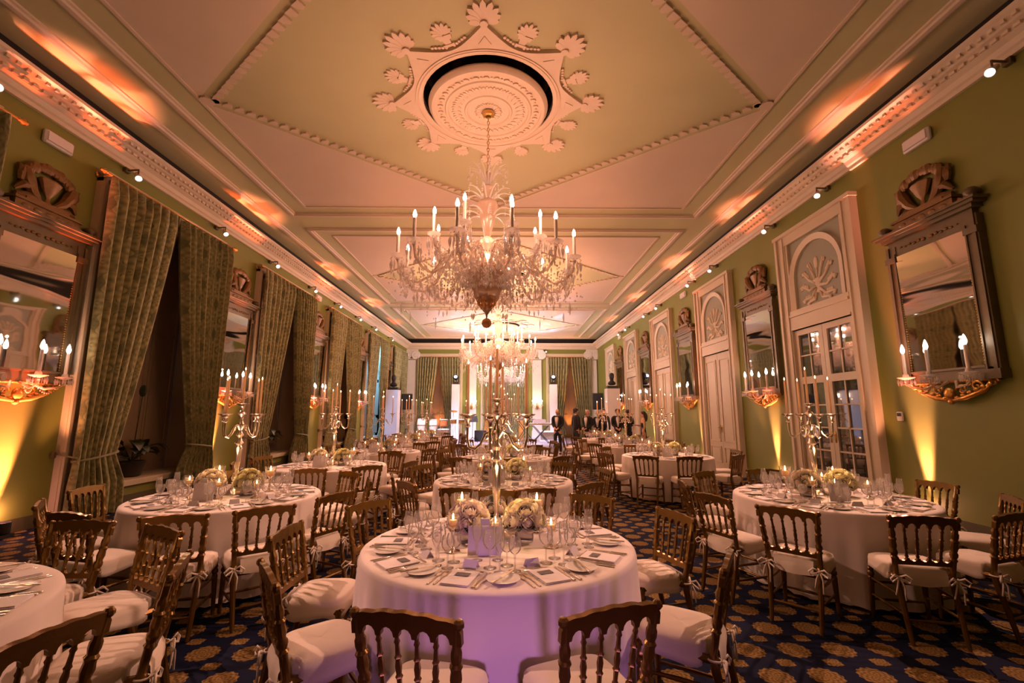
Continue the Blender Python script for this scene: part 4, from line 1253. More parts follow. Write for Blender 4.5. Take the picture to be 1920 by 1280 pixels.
def far_back():
    b = MB(smooth=30)
    t = once('ctop', ch_top); l = once('clow', ch_low)
    for me in (t, l): b.add([v.co[:] for v in me.vertices], [tuple(p.vertices) for p in me.polygons])
    for x in (-.104, -.036, .036, .104): b.tube([(x, RAKE(.55), .545), (x*1.07, RAKE(.67), .67), (x*1.14, RAKE(.785), .785)], [.009, .013, .009], 5)
    return b.mesh('backrest', m_gold)
CHAIR_N = [0]
def chair(rx, ry, head, lab, grp, far=False):
    """(rx, ry): middle of the top rail; head: direction the sitter faces"""
    x, y = rx+.262*cos(head), ry+.262*sin(head)
    t = thing('spindle_chair', lab, 'chair', (x, y, 0), head-pi/2, grp)
    if far:
        ob('frame', once('cff', far_frame), t); ob('backrest', once('cfb', far_back), t); ob('cushion', once('ccu', ch_cushion), t)
        return t
    for s_ in (-1, 1):
        ob('rear_leg', once('cpo%d' % s_, lambda: ch_post(s_)), t); ob('front_leg', once('cfl%d' % s_, lambda: ch_front(s_)), t)
        ob('tie', once('cti%d' % s_, lambda: ch_tie(s_)), t)
    ob('top_rail', once('ctop', ch_top), t); ob('lower_rail', once('clow', ch_low), t); ob('seat_frame', once('cfr', ch_frame), t); ob('cushion', once('ccu', ch_cushion), t)
    for k in range(4): ob('spindle', once('csp%d' % k, lambda: ch_spin(k)), t)
    for k in range(7): ob('stretcher', once('cst%d' % k, lambda: ch_str(k)), t)
    return t

# ---------------------------------------------------------------- tables
TAB = {  # centre, name used in labels, measured chair rails, fill angles
 'C1': ((.25, 3.17), 'front centre table', [(-.07, 1.85), (.68, 1.94), (-.79, 2.35), (-.98, 3.13), (-.72, 3.90), (1.50, 3.55), (1.38, 2.54), (1.0, 4.18), (.19, 4.42)]),
 'C2': ((.26, 6.0), 'second centre table', [(-.15, 4.72), (.57, 4.72), (1.16, 5.02), (-.98, 5.71), (-.76, 5.12), (-.78, 6.62), (1.08, 6.98), (1.52, 6.2), (.3, 7.22)]),
 'C3': ((.27, 9.0), 'third centre table', [(-.46, 7.85), (1.22, 8.05), (-.40, 10.05), (1.0, 10.05), (-.95, 8.7), (1.5, 8.8), (.3, 10.25), (.35, 7.75), (-.85, 9.5)]),
 'C4': ((.27, 12.0), 'fourth centre table', None),
 'L0': ((-2.62, 1.95), 'cut-off lower left table', [(-2.62, 3.15), (-2.0, 3.03), (-1.42, 2.42), (-1.30, 1.70)]),
 'L1': ((-2.55, 4.9), 'first curtain-side table', [(-2.12, 3.50), (-1.60, 3.78), (-1.36, 4.42), (-1.42, 5.27), (-1.74, 5.88), (-3.72, 4.82), (-2.95, 3.60), (-3.50, 4.10), (-3.2, 6.05)]),
 'L2': ((-2.55, 7.65), 'second curtain-side table', [(-2.33, 6.30), (-1.66, 6.62), (-1.17, 7.22), (-1.80, 8.70), (-3.66, 7.19), (-3.78, 8.0), (-1.30, 7.95), (-3.3, 8.75)]),
 'L3': ((-2.5, 10.4), 'third curtain-side table', [(-1.98, 9.15), (-1.36, 9.75), (-1.25, 10.74), (-1.9, 11.5), (-3.2, 11.6), (-3.6, 10.9), (-3.5, 9.6), (-2.66, 9.05)]),
 'L4': ((-2.5, 13.2), 'fourth curtain-side table', None),
 'L5': ((-2.5, 16.15), 'farthest curtain-side table', None),
 'R1': ((3.58, 4.8), 'first door-side table', [(2.49, 3.70), (3.30, 3.40), (2.16, 4.28), (2.20, 5.05), (4.86, 5.02), (4.78, 4.16), (4.05, 3.48), (2.85, 5.85), (3.7, 6.15)]),
 'R2': ((3.5, 9.3), 'second door-side table', [(2.70, 8.05), (3.42, 7.95), (2.12, 8.62), (2.2, 9.5), (4.72, 9.25), (4.42, 8.25), (2.55, 10.15), (3.5, 10.6), (4.3, 10.4)]),
 'R3': ((3.5, 12.2), 'third door-side table', None),
 'R4': ((3.5, 15.2), 'farthest door-side table', None),
 'R2b': ((1.9, 14.6), 'small table beyond the centre row', None)}
del TAB['R2b']
ROWG = {'C': 'centre row', 'L': 'curtain row', 'R': 'door row'}
CLK = ('twelve', 'one', 'two', 'three', 'four', 'five', 'six', 'seven', 'eight', 'nine', 'ten', 'eleven')
def cloth_mesh(seed):
    rnd = random.Random(seed); b = MB(smooth=True)
    nt = 168; R = .872
    ph = rnd.uniform(0, 6); nf = rnd.choice((15, 17, 18))
    rows = [(0, .760), (.5, .760), (.95, .760), (.985, .757), (1.0, .748), (1.006, .73)] + [(1.0, .73-.70*(i/11)) for i in range(1, 12)]
    for ri, (k, z) in enumerate(rows):
        for i in range(nt):
            a = 2*pi*i/nt
            r = R*k
            if z < .74:
                t = (.73-z)/.70
                w = sin(nf*a+ph+.8*sin(3*a+ph)) + .45*sin((nf*2+3)*a+2*ph)
                r = R*1.006+.020*t+.024*(t**.8)*w
            zz = z
            if ri == len(rows)-1: zz = .022+.010*abs(sin(nt/8*a*.5*2))
            b.v.append((r*cos(a), r*sin(a), zz))
    for j in range(len(rows)-1):
        for i in range(nt):
            k = (i+1) % nt
            b.f.append((j*nt+i, (j+1)*nt+i, (j+1)*nt+k, j*nt+k))
    return b.mesh('tablecloth', m_cloth)
def wine(h, rb, hb, rs, stem):
    """thin stemmed glass: foot radius rs, stem length, bowl radius and height"""
    b = MB(smooth=50)
    b.lathe([(rs, 0), (rs, .003), (.012, .008), (.0045, .016), (.004, stem*.6), (.006, stem), (rb*.55, stem+hb*.10), (rb*.92, stem+hb*.30), (rb, stem+hb*.52), (rb*.93, stem+hb*.8), (rb*.82, stem+hb)], 12, caps=(1, 0))
    return b
def fl_mesh(i):
    if i == 0: b = wine(0, .027, .135, .032, .095)
    elif i == 1: b = wine(0, .041, .10, .036, .095)
    elif i == 2: b = wine(0, .036, .085, .034, .085)
    else: b = wine(0, .044, .085, .036, .07)
    me = b.mesh('glass', m_glass); return me
GN = ('tall champagne flute', 'large red wine glass', 'small white wine glass', 'round water goblet')
GC = ('champagne_flute', 'red_wine_glass', 'white_wine_glass', 'water_goblet')
GP = [(.17, -.56), (.09, -.50), (.24, -.52), (.17, -.447)]
def cutlery(kind):
    b = MB(smooth=40)
    if kind == 'knife':
        b.prism([(-.007, -.11), (.007, -.11), (.006, -.01), (.010, 0), (.011, .07), (.003, .115), (-.006, .11), (-.006, 0)], .001, .005)
        b.rbox((0, -.065, .004), (.014, .10, .008), bv=.003)
    elif kind == 'fork':
        b.rbox((0, -.05, .003), (.010, .12, .005), bv=.002); b.prism([(-.011, .02), (-.004, .005), (.004, .005), (.011, .02), (.012, .05), (-.012, .05)], .001, .005)
        for k in range(4): b.box((-.0105+.007*k, .075, .003), (.0035, .05, .003))
    else:
        b.rbox((0, -.04, .003), (.009, .11, .005), bv=.002); b.ball((0, .045, .004), .030, 8, 4, (.6, 1, .12))
    return b.mesh(kind, m_silver)
def plate_mesh(): return MB(smooth=40).lathe([(0, .004), (.045, .003), (.05, .003), (.086, .013), (.088, .015), (.085, .016), (.052, .008), (0, .007)], 24).mesh('plate', m_porc)
def card_mesh():
    b = MB(); b.box((0, 0, .004), (.145, .205, .004)); b.box((.003, .002, .0085), (.145, .205, .003), Matrix.Rotation(.012, 4, 'Y')); return b.mesh('menu', m_paper)
def menu_pic():
    return MB().box((0, .035, .0125), (.075, .05, .001)).mesh('picture', m_photo)
def tent(): return MB().prism([(-.028, 0), (0, .042), (.028, 0), (.026, 0), (0, .038), (-.026, 0)], -.04, .04, axis='y').mesh('place_card', m_paper)
def setting(tk, cx, cy, a, clock, tn, detail, rad=.0):
    """one place setting; detail 2: all, 1: plate, menu, glasses and a knife"""
    rz = a+pi/2
    ca, sa = cos(rz), sin(rz)
    def at(x, y): return (cx+ca*x-sa*y, cy+sa*x+ca*y, .7605)
    at2 = lambda x, y, z: (*at(x, y)[:2], z)
    w = 'at %s o\'clock on the %s' % (clock, tn); row = tn
    def put(name, me, lab, cat, g, p, r=0, z=.7605):
        o = ob(name, me, None, (p[0], p[1], z), (0, 0, rz+r)); tag(o, lab+' '+w, cat, g+' on the '+row); return o
    j = lambda s=.008: random.uniform(-s, s)
    put('bread_plate', once('pl', plate_mesh), 'white bread plate', 'plate', 'bread plates', at(-.243+j(.004), -.66+j(.004)))
    m = put('menu_booklet', once('mn', card_mesh), 'white menu booklet', 'menu', 'menu booklets', at(0+j(), -.70+j()), j(.03))
    ob('cover_picture', once('mp', menu_pic), m)
    if detail >= 1:
        put('dinner_knife', once('kn', lambda: cutlery('knife')), 'outer silver knife', 'knife', 'knives', at(.122, -.70), j(.05))
    if detail >= 2:
        put('dinner_knife', once('kn', None), 'inner silver knife', 'knife', 'knives', at(.0965, -.695), j(.05))
        put('dinner_fork', once('fk', lambda: cutlery('fork')), 'outer silver fork', 'fork', 'forks', at(-.135, -.705), j(.02))
        put('dinner_fork', once('fk', None), 'inner silver fork', 'fork', 'forks', at(-.102, -.70), j(.02))
        put('dessert_spoon', once('sn', lambda: cutlery('spoon')), 'silver dessert spoon', 'spoon', 'dessert spoons', at(-.01, -.575), pi/2+j(.05))
        put('butter_knife', once('kn', None), 'butter knife lying on the bread plate', 'knife', 'butter knives', at(-.242, -.66), -.9+j(.3), .7788)
        put('place_card', once('pc', tent), 'white folded place card', 'place card', 'place cards', at(-.01, -.52), pi/2+j(.1))
    return [(at(x+j(.006), y+j(.006))) for x, y in GP]

# ---------------------------------------------------------------- centrepieces
def rose_mesh(m, seed):
    """cabbage rose: overlapping cupped petals hugging a ball"""
    rnd = random.Random(seed); b = MB(smooth=True)
    b.ball((0, 0, 0), .021, 8, 6, (1, 1, 1.15))
    for ring, (n, R, top) in enumerate(((3, .025, .35), (4, .031, .62), (5, .037, .95), (5, .042, 1.25))):
        for k in range(n):
            a = 2*pi*k/n+ring*.7+rnd.uniform(-.1, .1); w = pi/n*1.35
            vs = []
            for j in range(5):
                v = j/4
                th = 2.5+(top-2.5)*v
                for i in range(5):
                    u = i/4*2-1
                    rr = R*(1+.05*u*(1 if k % 2 else -1))+(.006*v**6)*(1+ring*.5)
                    tt = th+.22*u*u*v
                    aa = a+u*w*(1-.25*v**4)
                    vs.append((rr*sin(tt)*cos(aa), rr*sin(tt)*sin(aa), rr*cos(tt)))
            b.add(vs, [(q*5+i, q*5+i+1, q*5+i+6, q*5+i+5) for q in range(4) for i in range(4)])
    return b.mesh('rose', m)
ROSES = None
def bouquet(x, y, lab, grp, seed, s_=1.0, blush=False, n=22):
    global ROSES
    if ROSES is None: ROSES = [[rose_mesh(m, k) for k in range(2)] for m in (m_petal, m_petalp)]
    rnd = random.Random(seed)
    t = thing('rose_bouquet', lab, 'flowers', (x, y, .7605), rnd.uniform(0, 6), grp)
    ob('vase', once('vs', lambda: MB(smooth=40).rbox((0, 0, .055), (.12, .12, .11), bv=.012).mesh('vase', m_frost)), t, scale=(s_, s_, 1))
    ob('leaves', once('lvs', lambda: [b_ := MB(smooth=True), [b_.tube([(.03*cos(a), .03*sin(a), .09), (.12*cos(a), .12*sin(a), .115), (.165*cos(a), .165*sin(a), .095)], [.006, .03, .004], 6, flat=.15) for a in [2*pi*i/9 for i in range(9)]], b_.ball((0, 0, .15), .10, 10, 6)][0].mesh('leaves', m_leaf)), t, scale=(s_, s_, 1))
    rings = ((1, 0), (5, .78), (8, 1.45)) if n > 18 else ((1, 0), (6, 1.1))
    for q, (c, th) in enumerate(rings):
        for k in range(c):
            ph = 2*pi*k/c+q*.5+rnd.uniform(-.12, .12); tt = th+rnd.uniform(-.08, .08)
            d = Vector((sin(tt)*cos(ph), sin(tt)*sin(ph), cos(tt)))
            p = Vector((0, 0, .125))+d*.105*s_
            ob('rose', ROSES[1 if blush else 0][rnd.randrange(2)], t, p, d.to_track_quat('Z', 'Y').to_euler(), scale=(1.28*s_,)*3)
    return t
def flame(parent, x, y, z, k=1.0):
    ob('flame', once('flm', lambda: MB(smooth=True).lathe([(0, -.002), (.0045, .004), (.006, .011), (.004, .022), (0, .034)], 7).mesh('flame', m_flame)), parent, (x, y, z), scale=(k, k, k))
def votive(x, y, lab, grp, big=True, stand=0.0):
    t = thing('votive_candle', lab, 'candle', (x, y, .7605), random.uniform(0, 6), grp)
    if stand:
        ob('stand', once('vst%.2f' % stand, lambda: MB(smooth=40).lathe([(.045, 0), (.047, .006), (.02, .014), (.010, .03), (.016, stand*.35), (.009, stand*.5), (.014, stand*.75), (.008, stand*.85), (.03, stand), (0, stand)], 14).mesh('stand', m_silver)), t)
    r, h = (.055, .10) if big else (.034, .065)
    z = stand
    ob('glass_holder', once('vg%d' % big, lambda: MB(smooth=40).lathe([(0, .004), (r*.75, .004), (r*.92, h*.3), (r, h*.7), (r*1.06, h)], 18, caps=(0, 0)).mesh('glass_holder', m_votive)), t, (0, 0, z))
    c = ob('candle', once('vc%d' % big, lambda: MB(smooth=40).lathe([(0, .006), (r*.62, .006), (r*.66, h*.1), (r*.66, h*.55), (r*.5, h*.56), (0, h*.54)], 14).mesh('candle', m_wax)), t, (0, 0, z))
    flame(c, 0, 0, h*.58, 1.5 if big else 1.15)
def cand_body():
    b = MB(smooth=35)
    b.lathe([(.11, 0), (.115, .008), (.10, .018), (.085, .022), (.06, .05), (.030, .075), (.024, .095), (.040, .11), (.022, .125), (.013, .16), (.017, .19), (.027, .30), (.036, .45), (.034, .475), (.030, .485), (.024, .50), (.045, .52), (.028, .545), (.022, .58), (.04, .605), (.022, .63), (.018, .66), (.035, .70), (.03, .73), (.016, .76), (.02, .80), (.045, .83), (.03, .85), (0, .85)], 20)
    return b.mesh('stem', m_silver)
def cand_arm():
    b = MB(smooth=40)
    pts = [(.016, .665), (.045, .71), (.083, .69), (.117, .62), (.158, .585), (.20, .60), (.215, .66), (.215, .735)]
    b.tube([(x, 0, z) for x, z in pts], [.010, .012, .011, .010, .011, .010, .009, .010], 7)
    sc = []
    for i in range(10):
        a = i/9*1.6*pi+1.2; rr = .03*(1-i/13)
        sc.append((.085+rr*cos(a), 0, .70+rr*sin(a)-.03))
    b.tube(sc, .006, 5)
    return b.mesh('arm', m_silver)
def cand_cup():
    return MB(smooth=35).lathe([(.008, 0), (.026, .012), (.014, .022), (.018, .05), (.030, .066), (.024, .074), (.060, .090), (.064, .097), (.05, .098), (.017, .094), (.0, .094)], 16).mesh('cup', m_silver)
def cand_candle(): return MB(smooth=40).lathe([(.0125, 0), (.012, .02), (.0095, .36), (.005, .367), (0, .367)], 10).mesh('candle', m_wax)
def candelabrum(x, y, rz, lab, grp, s_=1.0, full=True):
    t = thing('silver_candelabrum', lab, 'candelabrum', (x, y, .7605), rz, grp)
    ob('stem', once('cdb', cand_body), t)
    spots = [(.215*cos(2*pi*k/4+.785), .215*sin(2*pi*k/4+.785), .735, 2*pi*k/4+.785) for k in range(4)] + [(0, 0, .845, None)]
    for (px, py, pz, a) in spots:
        if a is not None: par = ob('arm', once('cda', cand_arm), t, rot=(0, 0, a)); lx, ly = .215, 0
        else: par = t; lx, ly = 0, 0
        ob('cup', once('cdc', cand_cup), par, (lx, ly, pz))
        if par is t: c = ob('candle', once('cdn', cand_candle), t, (0, 0, pz+.094)); flame(c, 0, 0, .368, .9)
        else: ob('candle', once('cdn', cand_candle), par, (lx, ly, pz+.094)); flame(par, lx, ly, pz+.094+.368, .9)
    return t

G_LEFT = 292
stuff_glass = MB(smooth=50)
SEEN_CH = []
for key, (c, tn, rails) in TAB.items():
    cx, cy = c
    row = ROWG[key[0]]
    t = thing('banquet_table', 'round banquet table hidden under its cloth, the %s' % tn, 'table', (cx, cy, 0), 0, 'banquet tables of the '+row)
    ob('tabletop', once('ttop', lambda: MB().lathe([(0, .72), (.862, .72), (.862, .745), (0, .745)], 40).mesh('tabletop', m_frame)), t)
    for k in range(4): ob('leg', once('tleg', lambda: MB().tube([(.55, 0, 0), (.55, 0, .72)], .02, 8).mesh('leg', m_black)), t, rot=(0, 0, pi/4+pi/2*k))
    cl_ = ob('tablecloth', once('cloth%d' % (hash(key[1]) % 1 + int(key[1]) % 3), lambda: cloth_mesh(int(key[1]))), None, (cx, cy, 0.0), (0, 0, {'C': 0, 'L': 1.3, 'R': 2.6}[key[0]]+.4*int(key[1])))
    tag(cl_, 'floor-length white linen cloth with scalloped hem on the %s' % tn, 'tablecloth', 'tablecloths of the '+row)
    if rails is None:
        n = 9
        rails = [(cx+1.27*cos(2*pi*k/n+(.52 if key[0] == 'L' else .35)), cy+1.27*sin(2*pi*k/n+(.52 if key[0] == 'L' else .35))) for k in range(n)]
    pol = [[atan2(p[1]-cy, p[0]-cx), hypot(p[0]-cx, p[1]-cy)] for p in rails]
    for _ in range(60):
        for i in range(len(pol)):
            for j in range(len(pol)):
                dlt = (pol[i][0]-pol[j][0]+pi) % (2*pi) - pi
                if i != j and abs(dlt) < .40: pol[i][0] += (.41-abs(dlt))*.3*(1 if dlt > 0 else -1)
    rails = [(cx+r_*cos(a_), cy+r_*sin(a_)) for a_, r_ in pol]
    used = set()
    seats = []
    far = cy > 8.6 or (key[0] == 'C' and cy > 8)
    rails = sorted(rails, key=lambda p: atan2(p[1]-cy, p[0]-cx))
    for (rx, ry) in rails:
        a = atan2(ry-cy, rx-cx)
        h = round((90-math.degrees(a))/30) % 12
        for d in (0, 1, -1, 2, -2, 3):
            if (h+d) % 12 not in used: h = (h+d) % 12; break
        used.add(h)
        seats.append((a, CLK[h], rx, ry))
    cyc = cy - (0 if key != 'L0' else 0)
    for a, ck, rx, ry in seats:
        hd = atan2(cy-ry, cx-rx)+random.uniform(-.06, .06)
        if (key, ck) in (): hd += .2
        d_ = hypot(rx-cx, ry-cy)
        if d_ < 1.38: rx, ry = cx+(rx-cx)*1.38/d_, cy+(ry-cy)*1.38/d_
        chair(rx, ry, hd, 'gilt spindle-back chair with ivory cushion at %s o\'clock of the %s' % (ck, tn), 'chairs around the '+tn, far)
    detail = {'C1': 2, 'L1': 2, 'R1': 2, 'C2': 2, 'L0': 2, 'L2': 1, 'R2': 1, 'C3': 1}.get(key, 0)
    # settings stand evenly round the table, one per chair, in the chairs' order
    angs = [s_[0] for s_ in seats]
    for _ in range(40):
        for i in range(len(angs)):
            for j in range(len(angs)):
                if i == j: continue
                dlt = (angs[i]-angs[j]+pi) % (2*pi) - pi
                if abs(dlt) < .66: angs[i] += (.66-abs(dlt))*.3*(1 if dlt > 0 else -1)
    for (a, ck, rx, ry), a2 in zip(seats, angs):
        gl = setting(key, cx, cy, a2, ck, tn, detail)
        for gi, p in enumerate(gl):
            me = once('gl%d' % gi, lambda: fl_mesh(gi))
            if key in ('C1', 'L0', 'L1', 'R1', 'C2', 'L2', 'R2', 'C3') and G_LEFT > 0:
                G_LEFT -= 1
                tag(ob(GC[gi], me, None, p, (0, 0, a2)), '%s at %s o\'clock on the %s' % (GN[gi], ck, tn), 'glass', 'glasses on the '+tn)
            else:
                stuff_glass.add([v.co[:] for v in me.vertices], [tuple(q.vertices) for q in me.polygons], Matrix.Translation(p))
    # centrepiece
    big = cy < 9.5
    ox = 0.0
    candelabrum(cx+ox-.02, cy+.13, .35+.25*(ord(key[1])-48), 'five-candle silver candelabrum on the '+tn, 'candelabra of the '+row)
    bouquet(cx-.20, cy+.0, 'blush rose bouquet on the curtain side of the %s' % tn, 'rose bouquets of the '+row, cx*7+cy, 1.0, True, 25 if big else 14)
    bouquet(cx+.17, cy+.03, 'cream rose bouquet on the door side of the %s' % tn, 'rose bouquets of the '+row, cx*9+cy, 1.0, False, 25 if big else 14)
    if big: bouquet(cx-.05, cy+.31, 'blush rose bouquet behind the candelabrum on the %s' % tn, 'rose bouquets of the '+row, cx*5+cy, .75, True, 14)
    vg = 'votive candles on the '+tn
    votive(cx-.02, cy-.16, 'small glass candle in front of the roses on the '+tn, vg, False, .12)
    votive(cx-.27, cy+.24, 'tall hurricane candle behind the blush roses on the '+tn, vg, True, .17)
    votive(cx+.27, cy+.27, 'tall hurricane candle behind the cream roses on the '+tn, vg, True, .16)
    votive(cx-.28, cy-.21, 'glass candle on a silver stand beside the blush roses on the '+tn, vg, False, .15)
    votive(cx+.12, cy+.235, 'small candle between the two back bouquets on the '+tn, vg, False, .13)
    votive(cx+.335, cy-.12, 'glass candle at the door side edge of the roses on the '+tn, vg, False, .10)
    cd = thing('table_card', 'white square card propped on a stand before the flowers of the '+tn, 'card', (cx-.08, cy-.30, .7605), 0, 'table cards of the '+row)
    ob('card', once('tcd', lambda: MB().box((0, 0, .085), (.20, .004, .165), Matrix.Rotation(radians(-9), 4, 'X')).mesh('card', m_paper)), cd)
    ob('easel', once('tce', lambda: MB().box((0, .03, .05), (.07, .05, .10), taper=.5).box((0, .012, .19), (.055, .006, .04)).mesh('easel', m_white)), cd)
    if key in ('C1', 'C2', 'L1', 'R1', 'R2', 'L2', 'L0', 'C3'):
        light('candle_glow', 'POINT', (cx, cy-.05, 1.25), (1.0, .56, .26), 6.0, .10)
# two spare flutes in front of the card on the front table
for q, (dx, w) in enumerate(((-.12, 'curtain side'), (.0, 'door side'))):
    tag(ob('champagne_flute', once('gl0', None), None, (.25+dx, 3.17-.378, .7605)), 'empty champagne flute before the white card, %s one on front centre table' % w, 'glass', 'glasses on the front centre table')
so = ob('distant_stemware', stuff_glass.mesh('stemware', m_glass), None, kind='stuff'); so['label'] = 'mass of clear stemware on the distant banquet tables'
# ---------------------------------------------------------------- people at the edge of the dance floor
def skin_figure(name, edges, m, sub=1):
    """edges: list of chains of (x, y, z, rx[, ry]); chains share points by equal coordinates"""
    vs, es, rad, idx = [], [], [], {}
    for ch in edges:
        prev = None
        for p in ch:
            k = tuple(round(c, 4) for c in p[:3])
            if k not in idx:
                idx[k] = len(vs); vs.append(p[:3]); rad.append((p[3], p[4] if len(p) > 4 else p[3]))
            i = idx[k]
            if prev is not None and prev != i: es.append((prev, i))
            prev = i
    me = bpy.data.meshes.new(name); me.from_pydata(vs, es, [])
    o = bpy.data.objects.new(name, me); COL.objects.link(o)
    md = o.modifiers.new('skin', 'SKIN'); md.use_smooth_shade = True
    for i, r in enumerate(rad):
        me.skin_vertices[0].data[i].radius = r
        me.skin_vertices[0].data[i].use_root = (i == 0)
    sb = o.modifiers.new('subsurf', 'SUBSURF'); sb.levels = sub; sb.render_levels = sub
    dg = bpy.context.evaluated_depsgraph_get()
    m2 = bpy.data.meshes.new_from_object(o.evaluated_get(dg))
    bpy.data.objects.remove(o)
    m2.name = name; m2.materials.clear(); m2.materials.append(m)
    m2.polygons.foreach_set('use_smooth', [True]*len(m2.polygons))
    return m2
def person(x, y, rz, lab, h=1.76, hair=m_hair, bald=False, woman=False, arms='front', look=0.0):
    k = h/1.76
    t = thing('person', lab, 'person', (x, y, 0), rz, 'guests by the dance floor')
    sw = .155 if woman else .195          # half shoulder span
    # faces +y
    if arms == 'front': aL = [(-sw-.005, -.02, 1.13), (-.075, .20, 1.00)]; aR = [(sw+.005, -.02, 1.13), (.075, .21, 1.02)]
    elif arms == 'down': aL = [(-sw-.05, -.01, 1.14), (-sw-.05, .06, .88)]; aR = [(sw+.05, -.01, 1.14), (sw+.05, .06, .88)]
    else: aL = [(-sw-.05, -.01, 1.14), (-sw-.05, .06, .88)]; aR = [(sw+.05, .06, 1.16), (.10, .30, 1.20)]
    pel = (0, 0, .95)
    def armchain(s_, e, w, r0, r1, r2): return [(0, 0, 1.40, .10, .085), (s_*sw*.62, 0, 1.42, r0*1.15), (s_*sw, 0, 1.395, r0), (*e, r1), (*w, r2)]
    body = [[(*pel, .13, .10), (0, .005, 1.12, .115, .085), (0, .0, 1.28, .13, .095), (0, 0, 1.40, .10, .085), (0, -.005, 1.485, .050), (0, .012, 1.535, .060, .062), (0, .022, 1.60, .076, .090), (0, .012, 1.675, .078, .095), (0, .005, 1.735, .050, .06)]]
    for s_, (e, w) in ((-1, aL), (1, aR)):
        body.append(armchain(s_, e, w, .050, .040, .027))
        d = Vector(w)-Vector(e); d.normalize()
        pw = Vector(w)+d*.05
        body.append([(*w, .027), (*pw, .034, .020)])
        sd = d.cross(Vector((0, 0, 1))); sd.normalize()
        for f in range(4):
            o_ = sd*(f-1.5)*.020
            L_ = (.075, .088, .082, .062)[f]
            p1 = pw+d*.035+o_; p2 = pw+d*L_+o_-Vector((0, 0, .014))
            body.append([(*pw, .034, .020), (*p1, .0095), (*p2, .008)])
        q1 = Vector(w)+d*.03+sd*(.042*s_)*-1; q2 = q1+d*.045
        body.append([(*w, .027), (*q1, .011), (*q2, .009)])
    for s_ in (-1, 1):
        body.append([(*pel, .13, .10), (s_*.09, 0, .88, .085), (s_*.10, .01, .50, .058), (s_*.105, -.01, .28, .052), (s_*.11, -.02, .09, .036), (s_*.12, .10, .03, .036, .025)])
    sc = (k, k, k)
    b = ob('body', skin_figure('body', body, m_skin, 1), t, scale=sc)
    fc = MB(smooth=True)
    fc.tube([(0, .098, 1.64), (0, .118, 1.605), (0, .098, 1.592)], [.008, .014, .008], 6)
    for s_ in (-1, 1): fc.ball((s_*.078, .005, 1.61), .028, 6, 5, (.35, .7, 1.1))
    ob('nose_and_ears', fc.mesh('nose_and_ears', m_skin), t, scale=sc)
    ey = MB(smooth=True)
    for s_ in (-1, 1): ey.ball((s_*.032, .090, 1.632), .011, 6, 4, (1, .6, .7))
    ey.tube([(-.024, .094, 1.562), (0, .100, 1.560), (.024, .094, 1.562)], .005, 5)
    ob('eyes_and_mouth', ey.mesh('eyes_and_mouth', m_hair), t, scale=sc)
    hr = MB(smooth=True)
    if bald: hr.tube([(-.066, .005, 1.625), (-.070, -.035, 1.62), (-.045, -.078, 1.605), (0, -.090, 1.60), (.045, -.078, 1.605), (.070, -.035, 1.62), (.066, .005, 1.625)], [.012, .02, .024, .026, .024, .02, .012], 6)
    else:
        hr.ball((0, -.018, 1.672), .102, 12, 8, (.95, 1.05, .88))
        for s_ in (-1, 1): hr.ball((s_*.07, -.03, 1.625), .05, 8, 6, (.5, 1, 1))
        hr.ball((0, -.08, 1.60), .06, 8, 6, (1.1, .6, 1))
        if woman: hr.tube([(0, -.07, 1.66), (0, -.10, 1.55), (.02, -.105, 1.44), (.03, -.10, 1.34)], [.08, .085, .075, .04], 10)
    ob('hair', hr.mesh('hair', hair), t, scale=sc)
    if woman:
        dr = [[(0, .005, 1.33, .138, .105), (0, .005, 1.22, .132, .10), (0, .005, 1.08, .118, .092), (0, 0, .95, .150, .118), (0, 0, .70, .155, .12), (0, 0, .45, .165, .13)]]
        ob('black_dress', skin_figure('black_dress', dr, m_blackcloth, 2), t, scale=sc)
    else:
        jk = [[(0, 0, .82, .172, .125), (0, 0, .97, .165, .120), (0, .005, 1.12, .160, .115), (0, .0, 1.28, .168, .118), (0, 0, 1.40, .125, .098), (0, -.008, 1.455, .068, .068)]]
        for s_, (e, w) in ((-1, aL), (1, aR)): jk.append(armchain(s_, e, w, .068, .054, .042))
        ob('dinner_jacket', skin_figure('dinner_jacket', jk, m_blackcloth, 1), t, scale=sc)
        tr = [[(0, 0, .93, .140, .108), (0, 0, .86, .13, .105)]]
        for s_ in (-1, 1): tr.append([(0, 0, .86, .13, .105), (s_*.09, 0, .80, .092), (s_*.10, .01, .50, .074), (s_*.105, -.01, .28, .066), (s_*.11, -.02, .07, .058)])
        ob('trousers', skin_figure('trousers', tr, m_blackcloth, 1), t, scale=sc)
        sf = MB(smooth=True); sf.prism([(-.05, 1.45), (.05, 1.45), (.07, 1.36), (.02, 1.06), (-.02, 1.06), (-.07, 1.36)], .10, .135, axis='y')
        ob('shirt_front', sf.mesh('shirt_front', m_shirt), t, scale=sc)
        bt = MB(); bt.prism([(-.05, 1.475), (0, 1.457), (.05, 1.475), (.05, 1.43), (0, 1.447), (-.05, 1.43)], .075, .150, axis='y')
        ob('bow_tie', bt.mesh('bow_tie', m_black), t, scale=sc)
    sh = MB(smooth=True)
    for s_ in (-1, 1): sh.ball((s_*.115, .055, .035), .06, 8, 6, (.8, 2.1, .75))
    ob('shoes', sh.mesh('shoes', m_black), t, scale=sc)
